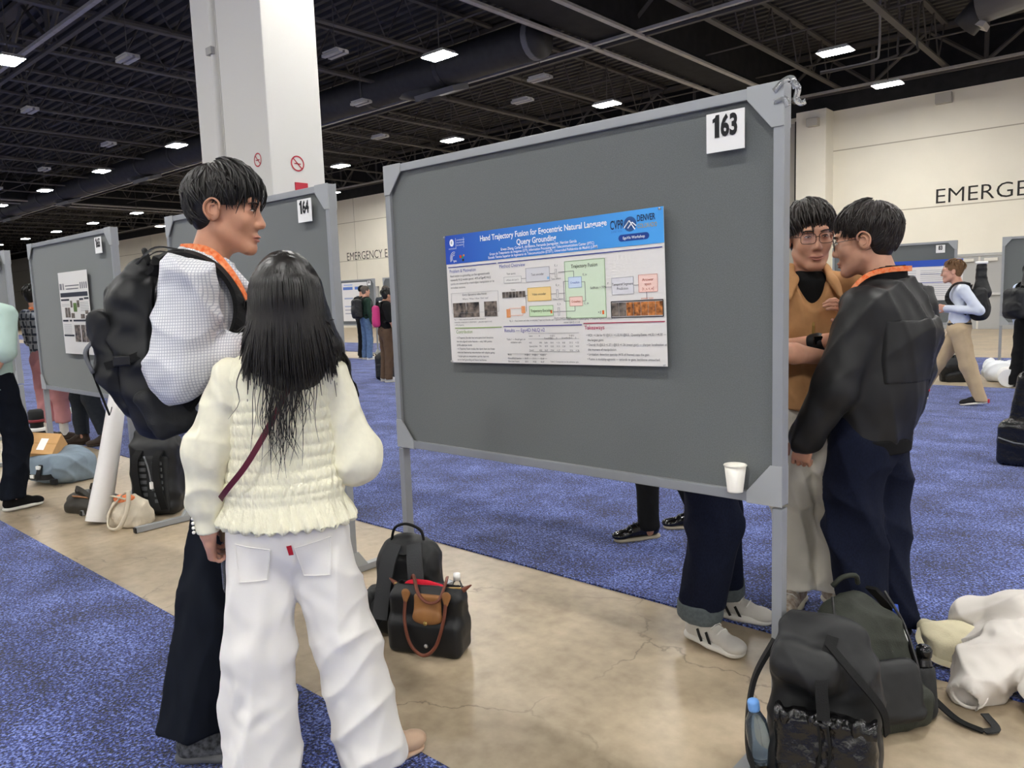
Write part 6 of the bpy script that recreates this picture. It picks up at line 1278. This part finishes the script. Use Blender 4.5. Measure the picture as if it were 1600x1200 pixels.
def far_person(base, face, H, label, skin, top, bottom, shoe_m, sole_m, hair_m=None, short=None, h=.013, hem=.05, top_kw={}, pants_kw={}, hands=None, hsc=1.0, head_yaw=0.0, hair_spec=None, boots=0.0, lany=None, ov={}, garment='shirt', fold=.007, foot_turn=(0, 0), feet_lift=(0, 0), capkw={}):
    P = pose(H, FA(face), **ov); Rh = rotm(FA(face)+head_yaw, -.06)
    o = person(P, base, Rh, skin, label, h=h*.75, hsc=hsc, hands=hands)
    if hair_m: hair(o, P, Rh, hsc, hair_m, capkw, hair_spec or [(90, (-180, 180), (5, 60), 44, .10, .0, .007)], h=h*.6)
    soft(garment, torso_sdf(P, short=short, **dict(dict(hem_z=P.pel[2]-.02*P.k), **top_kw)), h, top, o, disp=folds(fold, 24, int(abs(base[0]*100)) % 97))
    soft('trousers', pants_sdf(P, hem=hem, **dict(dict(th=.096, kn=.08, an=.072), **pants_kw)), h, bottom, o, disp=folds(.007, 24, int(abs(base[1]*100)) % 91, (1, 1, .6)))
    for a_, s_, l_ in ((P.anR, foot_turn[0]-.08, feet_lift[0]), (P.anL, foot_turn[1]+.08, feet_lift[1])): shoe('shoe', a_+rotm(P.face+s_) @ v3(0, .06, 0)-P.up*a_[2]+P.up*max(0, a_[2]-.10*P.k), P.face+math.pi/2+s_, o, shoe_m, sole_m, L=.29, h=min(h, .010), boot=boots, heel_lift=l_)
    if lany: lanyard(P, lany, o, w=.022, drop=.42, r=.085, z=.0, front=.14)
    return o, P
M_grn = mat('dark_green_fleece', '22392e', rough=.9, noise=(15, .2)); M_jean = mat('blue_denim', '5c7598', rough=.9, noise=(20, .25), bump=(300, .15)); M_brn = mat('brown_cotton', '5e4a3a', rough=.9, noise=(10, .15)); M_khaki = mat('khaki_chino', 'b7a283', rough=.88, noise=(10, .1), bump=(250, .1))
M_lblue = mat('light_blue_shirt', 'c3d0e4', rough=.85); M_palew = mat('pale_blue_white_shirt', 'd3d9e6', rough=.85, noise=(12, .05)); M_mint = mat('mint_cotton', 'b6cdc5', rough=.88, noise=(6, .06), bump=(200, .1)); M_pink = mat('dusty_pink_cotton', 'c98f92', rough=.88, noise=(8, .1)); M_char = mat('charcoal_jacket', '3a4048', rough=.85, noise=(12, .15))
M_gsneak = mat('pale_grey_sneaker', 'cfd0cc', rough=.6); M_bshoe = mat('brown_boot_leather', '3a2c22', rough=.5, noise=(15, .3)); M_blond = mat('light_brown_hair', '7a5a3c', rough=.5, noise=(40, .3)); M_greyh = mat('greying_hair', '6b625a', rough=.6, noise=(40, .3)); M_bluec = mat('blue_jean_cloth', '33507c', rough=.9, noise=(20, .2))
# walking man at right
ov = dict(head=(0, .085, 1.545), neck=(0, .02, 1.40), shR=(.17, .0, 1.335), shL=(-.17, -.03, 1.335), chest=(0, 0, 1.2), waist=(0, .0, 1.02), pel=(0, .0, .90), hipR=(.085, 0, .87), hipL=(-.085, 0, .87), elL=(-.225, -.19, 1.10), wrL=(-.16, .13, 1.13), elR=(.23, -.05, 1.08), wrR=(.14, .2, 1.12), knL=(-.09, -.10, .46), anL=(-.09, -.23, .09), knR=(.09, .22, .47), anR=(.09, .38, .13))
o, P = far_person((-1.95, 10.1), 190, 1.69, 'man in a white shirt and khaki trousers walking past with a large black pack', M_skinC, M_palew, M_khaki, M_blacksole, M_whitesole, M_blond, h=.010, ov=ov, top_kw=dict(hem_z=.93, ch=.15, wa=.145, hem_r=.15), pants_kw=dict(th=.108, kn=.088, an=.070, top=1.0), hsc=1.02, fold=.006, foot_turn=(0, 0), feet_lift=(-.25, .12), hands=dict(L=dict(d=(.3, .9, .2), n=(.9, -.3, 0), curl=(.9, .9, .5))))
T = lambda x, y, z: P.head+rotm(P.face, -.06) @ (np.array((x, y, z))*1.02)
glasses(T, 1.02, o, mat('thin_metal_frame', '6d6a66')); be = SDF(); be.cone(v3(*(P.R @ v3(0, 0, .955))), v3(*(P.R @ v3(0, 0, .935))), .152, .152, .005, sq=(P.fw, .82)); be.cut((0, 0, .962), (0, 0, 1)); be.cut((0, 0, .925), (0, 0, -1)); soft('belt', be, .009, M_cap, o)
for p in (P.anL, P.anR): MB().box(p-P.fw*.085-P.up*(.03 if p is P.anL else -.02), (.05, .02, .045), rot=Matrix.Rotation(P.face, 3, 'Z')).build('red_heel_tab', M_red, o, bevel=.008)
wk = worn_pack(P, (-1.95, 10.1), M_nylon, 'large black pack with a poster tube on the walking man', w=.15, d=.085, z0=.98, z1=1.36, h=.011, y0=-.10)
Q = lambda x, y, z: P.R @ v3(x, y, z); s = SDF(); s.cone(Q(0, -.21, 1.30), Q(0, -.20, 1.50), .10, .045, .03); s.cone(Q(0, -.20, 1.48), Q(0, -.20, 1.60), .055, .052, .02); soft('tube_sleeve', s, .010, M_nylon, wk, disp=folds(.005, 26, 3))
MB().lathe([(.001, 0), (.062, 0), (.064, .012), (.062, .03), (.001, .032)], n=16).build('tube_cap', M_white, wk, smooth=True).location = Q(0, -.20, 1.625)
# woman at the right edge
o, P = far_person((-1.52, 12.03), 55, 1.62, 'long-haired person in a light blue top at the right picture edge', M_skinC, M_lblue, M_blackc, M_blacksole, M_blacksole, M_hair, pants_kw=dict(th=.11, kn=.12, an=.13), hem=.03, capkw=dict(ear=-.3, nape=-.2))
s = SDF(); Rq = rotm(P.face); s.cone(P.head-P.fw*.05, P.head-P.fw*.10-P.up*.20, .085, .08, .03, sq=(P.fw, .6)); s.cone(P.head-P.fw*.10-P.up*.20, P.head-P.fw*.11-P.up*.36, .08, .05, .03, sq=(P.fw, .5)); soft('long_hair', s, .012, M_hair, o)
worn_pack(P, (-1.52, 12.03), M_nylon, 'black backpack on the long-haired person at the right edge', y0=-.12, z0=.92, z1=1.32)
# group in the far centre-left
o, P = far_person((-15.17, 11.75), 80, 1.80, 'man in a dark green sweater and blue jeans with a black backpack', M_skinC, M_grn, M_jean, M_gsneak, M_whitesole, M_greyh, h=.015, garment='sweater')
worn_pack(P, (-15.17, 11.75), M_nylon, 'black backpack on the man in the green sweater', h=.016, z0=1.02, z1=1.50)
o, P = far_person((-15.75, 12.1), 95, 1.84, 'person in black with a black knitted cap near the far poster', M_skinB, M_blackc, M_blackc, M_blacksole, M_blacksole, None, h=.015)
s = SDF(); c = P.head; s.ell(c+v3(0, 0, .045)-P.fw*.012, (.088, .108, .098), rotm(P.face), .02); s.box(c+P.fw*.14-v3(0, 0, .12), (.2, .11, .16), .01, rotm(P.face), .01, 's'); s.cut(c-v3(0, 0, .02), (0, 0, -1)); soft('knitted_cap', s, .010, M_blackc, o)
o, P = far_person((-15.35, 12.55), 130, 1.80, 'person in a charcoal jacket standing behind the man in the black T-shirt', M_skinA, M_char, M_brn, M_gsneak, M_whitesole, M_greyh, h=.016, garment='jacket', top_kw=dict(ch=.18, wa=.175, hem_r=.175))
ov = dict(head=(0.02, .075, 1.52), elR=(.235, .03, 1.08), wrR=(.20, .16, .86))
o, P = far_person((-10.63, 8.64), 72, 1.66, 'man in a black T-shirt and brown trousers with a pale lanyard', M_skinA, M_blackc, M_brn, M_gsneak, M_whitesole, M_hair, short=.8, h=.012, ov=ov, lany=M_white, garment='t_shirt', top_kw=dict(sl=(.08, .085, .05, .05)))
worn_pack(P, (-10.63, 8.64), mat('pink_pack_cloth', 'c63a78', rough=.7), 'pink backpack on the man in the black T-shirt', w=.10, d=.05, z0=.98, z1=1.36, y0=-.10)
ov = dict(elL=(-.20, .12, 1.05), wrL=(-.05, .34, .86), elR=(.20, .12, 1.05), wrR=(.05, .33, .82))
far_person((-9.95, 9.08), 215, 1.72, 'person with hands folded in front, mostly hidden by the nearest board', M_skinC, M_char, M_brn, M_gsneak, M_whitesole, M_hair, ov=ov, h=.014)
# left side
ov = dict(shR=(.19, .0, 1.44), elR=(.25, -.09, 1.16), wrR=(.13, -.20, .96), elL=(-.25, -.10, 1.16), wrL=(.02, -.22, 1.0), knR=(.10, .10, .52), anR=(.08, .02, .09), knL=(-.10, -.02, .50), anL=(-.10, -.16, .09))
o, P = far_person((-6.53, 1.60), 118, 1.84, 'man in a mint T-shirt with hands clasped behind his back at the left edge', M_skinC, M_mint, M_navyc, M_blackc, M_whitesole, M_hair2, short=.9, h=.009, ov=ov, garment='t_shirt', top_kw=dict(sl=(.085, .085, .05, .05), ch=.17, wa=.165, hem_r=.18, hem_z=.90), hem=.09, pants_kw=dict(th=.098, kn=.085, an=.078), hands=dict(R=dict(d=(-.45, -.25, -.9), n=(-.3, .9, 0), curl=(.6, .7, .4)), L=dict(d=(.6, -.1, -.6), n=(.2, .9, .1), curl=(.8, .8, .4))), foot_turn=(-.3, 0), feet_lift=(.0, .25))
wt = SDF(); d = unit(P.wrL-P.elL); wt.cone(P.wrL-d*.03-d*.01, P.wrL-d*.03+d*.01, .034, .034, .003); soft('wrist_watch', wt, .004, M_cap, o)
M_plaid = grid_material('plaid_cloth', 'aab0bd', '3a4152', .085, .42, line2='d8dce2', pitch2=.085, width2=.12)
ov = dict(head=(-.06, -.09, 1.62), neck=(-.05, -.10, 1.47), shR=(.12, -.06, 1.42), shL=(-.24, -.10, 1.42), chest=(-.05, -.08, 1.28), waist=(-.04, -.08, 1.08), pel=(-.03, -.07, .95), elL=(-.27, -.06, 1.14), wrL=(-.16, .17, 1.20), elR=(.20, -.02, 1.13), wrR=(.14, .2, 1.12), hipR=(.06, -.06, .92), hipL=(-.12, -.07, .92), knR=(.08, -.02, .52), knL=(-.14, -.04, .52), anR=(.06, .0, .09), anL=(-.15, -.04, .09))
o, P = far_person((-9.45, 2.95), 108, 1.74, 'man in a plaid shirt and pink trousers behind the left board', M_skinC, M_plaid, M_pink, M_bshoe, M_blacksole, M_hair, h=.010, ov=ov, lany=M_orange, hem=.22, pants_kw=dict(th=.10, kn=.088, an=.074), top_kw=dict(hem_z=.96), hands=dict(L=dict(d=(.35, .9, .1), n=(.9, -.3, .1), curl=(.5, .7, .5))), foot_turn=(-.7, 0))
for a_ in (P.anR, P.anL): s = SDF(); s.cone(a_+P.up*.18, a_, .048, .044, .01); soft('sock', s, .010, M_lacew, o)
rc = empty('drink_cup', tuple(v3(-9.45, 2.95, .008)+P.wrL+P.R @ v3(.045, .085, -.02))); tag(rc, 'red paper cup with a white lid held by the man in the plaid shirt', 'cup')
MB().lathe([(.001, 0), (.030, 0), (.041, .10), (.001, .10)], n=16).build('cup_wall', mat('red_cup_print', 'c22f38', rough=.5), rc, smooth=True); MB().lathe([(.001, .098), (.044, .098), (.044, .108), (.036, .12), (.001, .12)], n=16).build('lid', M_white, rc, smooth=True)
ov = dict(anR=(.10, .10, .10), knR=(.10, .10, .52), anL=(-.10, -.14, .09), knL=(-.10, -.02, .52))
far_person((-8.83, 3.06), 248, 1.78, 'person in dark jeans and brown boots behind the left board', M_skinC, M_char, mat('black_grey_denim', '2a2f36', rough=.9, noise=(30, .2)), M_bshoe, M_bshoe, M_hair, h=.011, hem=.12, boots=.06, pants_kw=dict(th=.098, kn=.085, an=.07), ov=ov)
far_person((-8.15, 3.42), 215, 1.78, 'dark-haired person in blue jeans behind the black backpack', M_skinC, M_char, M_bluec, M_bshoe, M_blacksole, M_hair2, h=.012, hair_spec=[(160, (-180, 180), (5, 65), 44, .16, .0, .006)])
far_person((-11.95, 4.05), 250, 1.74, 'person in black with mint running shoes far behind the left board', M_skinC, M_blackc, M_blackc, mat('mint_sneaker', 'b9cdc4', rough=.6), M_whitesole, M_hair, h=.014, hem=.16)
far_person((-13.6, 4.9), 235, 1.74, 'person in dark clothes and black shoes furthest behind the left board', M_skinB, M_navyc, M_navyc, M_blackc, M_blacksole, M_hair, h=.016)
